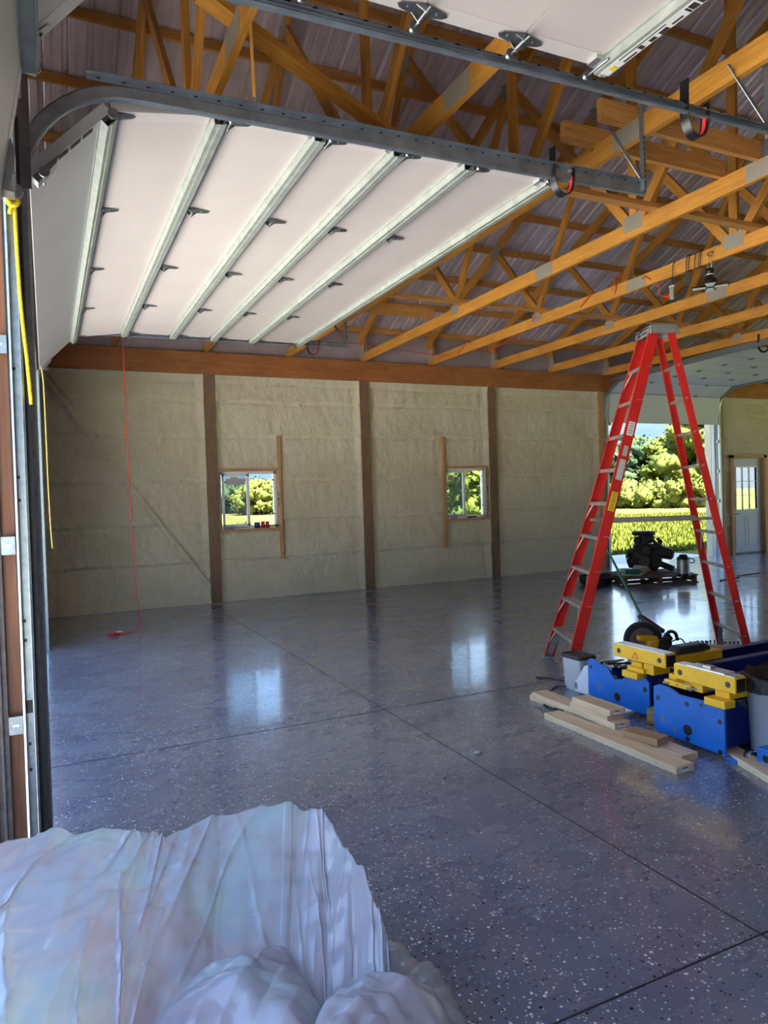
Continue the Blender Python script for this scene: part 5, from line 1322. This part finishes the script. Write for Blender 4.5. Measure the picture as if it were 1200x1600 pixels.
# seen through the far opening
for i, (px_, D_, h_, w_, m_) in enumerate([(930, 95, 7.5, 9, 'leaves'), (955, 82, 6.6, 8, 'leaves_blue'), (975, 90, 7.4, 8, 'leaves'), (995, 78, 6.8, 8, 'leaves_blue'), (1012, 92, 8.0, 9, 'leaves'), (1030, 80, 7.2, 8, 'leaves_blue'), (1050, 76, 7.0, 7, 'leaves'),
        (1072, 72, 8.2, 8, 'leaves'), (1092, 66, 9.2, 8, 'leaves_light'), (1112, 70, 9.6, 9, 'leaves'), (1135, 74, 9.0, 9, 'leaves_light'), (1160, 70, 8.6, 8, 'leaves'), (1185, 76, 8.4, 9, 'leaves_blue'), (1215, 78, 8.2, 9, 'leaves')]):
    x_, y_ = pol(px_, D_); lb = 'tall tree past the field, %s from left in the far opening' % ordinal(i)
    tree(x_, y_, h_, w_, m_, lb, 100+i)
for i, (px_, D_, h_, w_, m_) in enumerate([(945, 62, 3.2, 6, 'leaves_light'), (965, 58, 3.0, 5, 'leaves'), (985, 60, 3.6, 6, 'leaves_light'), (1004, 57, 3.4, 5, 'leaves_light'), (1022, 60, 3.1, 5, 'leaves'), (1042, 57, 3.3, 6, 'leaves_light'), (1062, 58, 3.0, 5, 'leaves'), (1082, 55, 3.4, 5, 'leaves_light'), (1102, 57, 3.6, 6, 'leaves_light'), (1125, 58, 3.2, 6, 'leaves'), (1150, 57, 3.2, 6, 'leaves_light'), (1180, 60, 3.2, 6, 'leaves')]):
    x_, y_ = pol(px_, D_); tree(x_, y_, h_*.62, w_*.8, m_, 'bush before the far trees, %s from left in the far opening' % ordinal(i), 200+i, 'bush', 'bushes before the trees', False)
# seen through the two windows
for i, (px_, D_, h_, w_, m_) in enumerate([(338, 96, 4.0, 9, 'leaves_blue'), (352, 92, 3.8, 8, 'leaves_blue'), (368, 90, 4.1, 8, 'leaves_blue'), (382, 94, 3.6, 8, 'leaves_blue'), (399, 80, 3.4, 6, 'leaves_light'), (412, 76, 3.8, 6, 'leaves_light'), (428, 92, 3.2, 7, 'leaves_light')]):
    x_, y_ = pol(px_, D_); tree(x_, y_, h_, w_, m_, 'leafy tree beyond the field, %s from the left in the first window' % ordinal(i), 300+i)
for i, (px_, D_, h_, w_, m_) in enumerate([(700, 60, 3.9, 6, 'leaves_blue'), (715, 56, 3.5, 5, 'leaves_blue'), (728, 34, 2.7, 3.4, 'leaves_light'), (742, 30, 3.0, 3.2, 'leaves_light'), (756, 28, 2.9, 3.2, 'leaves'), (770, 30, 3.0, 3.4, 'leaves_light')]):
    x_, y_ = pol(px_, D_); tree(x_, y_, h_, w_, m_, 'leafy tree near the building, %s from the left in the second window' % ordinal(i), 400+i)
for i, px_ in enumerate((345, 362, 378, 395, 412, 430)):
    x_, y_ = pol(px_, 21+(i % 3)); tree(x_, y_, .75, 1.8, 'leaves_light', 'low green weed clump in the field, %s from the left in the first window' % ordinal(i), 500+i, 'weed clump', 'weeds below the windows', False)
for i, px_ in enumerate((698, 712, 727, 742, 757)):
    x_, y_ = pol(px_, 17+(i % 3)); tree(x_, y_, .70, 1.6, 'leaves_light' if i != 1 else 'leaves', 'low green weed clump in the field, %s from the left in the second window' % ordinal(i), 520+i, 'weed clump', 'weeds below the windows', False)
# grass blades near the far opening
rg = random.Random(9); m = MB()
for i in range(16000):
    px_ = rg.uniform(925, 1215); D_ = 16.2+rg.random()**1.6*26
    x_, y_ = pol(px_, D_)
    if y_ < 11.95: continue
    h_ = rg.uniform(.05, .13)*(1+.03*(D_-16)); a = rg.uniform(0, 6.28); w_ = .010+.0010*D_; dx, dy = math.cos(a)*w_, math.sin(a)*w_; lx, ly = rg.uniform(-.05, .05), rg.uniform(-.05, .05)
    m.add([(x_-dx, y_-dy, -.06), (x_+dx, y_+dy, -.06), (x_+lx, y_+ly, h_-.06)], [(0, 1, 2)])
tag(m.build('grass', 'grass'), 'grass blades of the lawn outside the far opening', 'grass', kind='stuff')
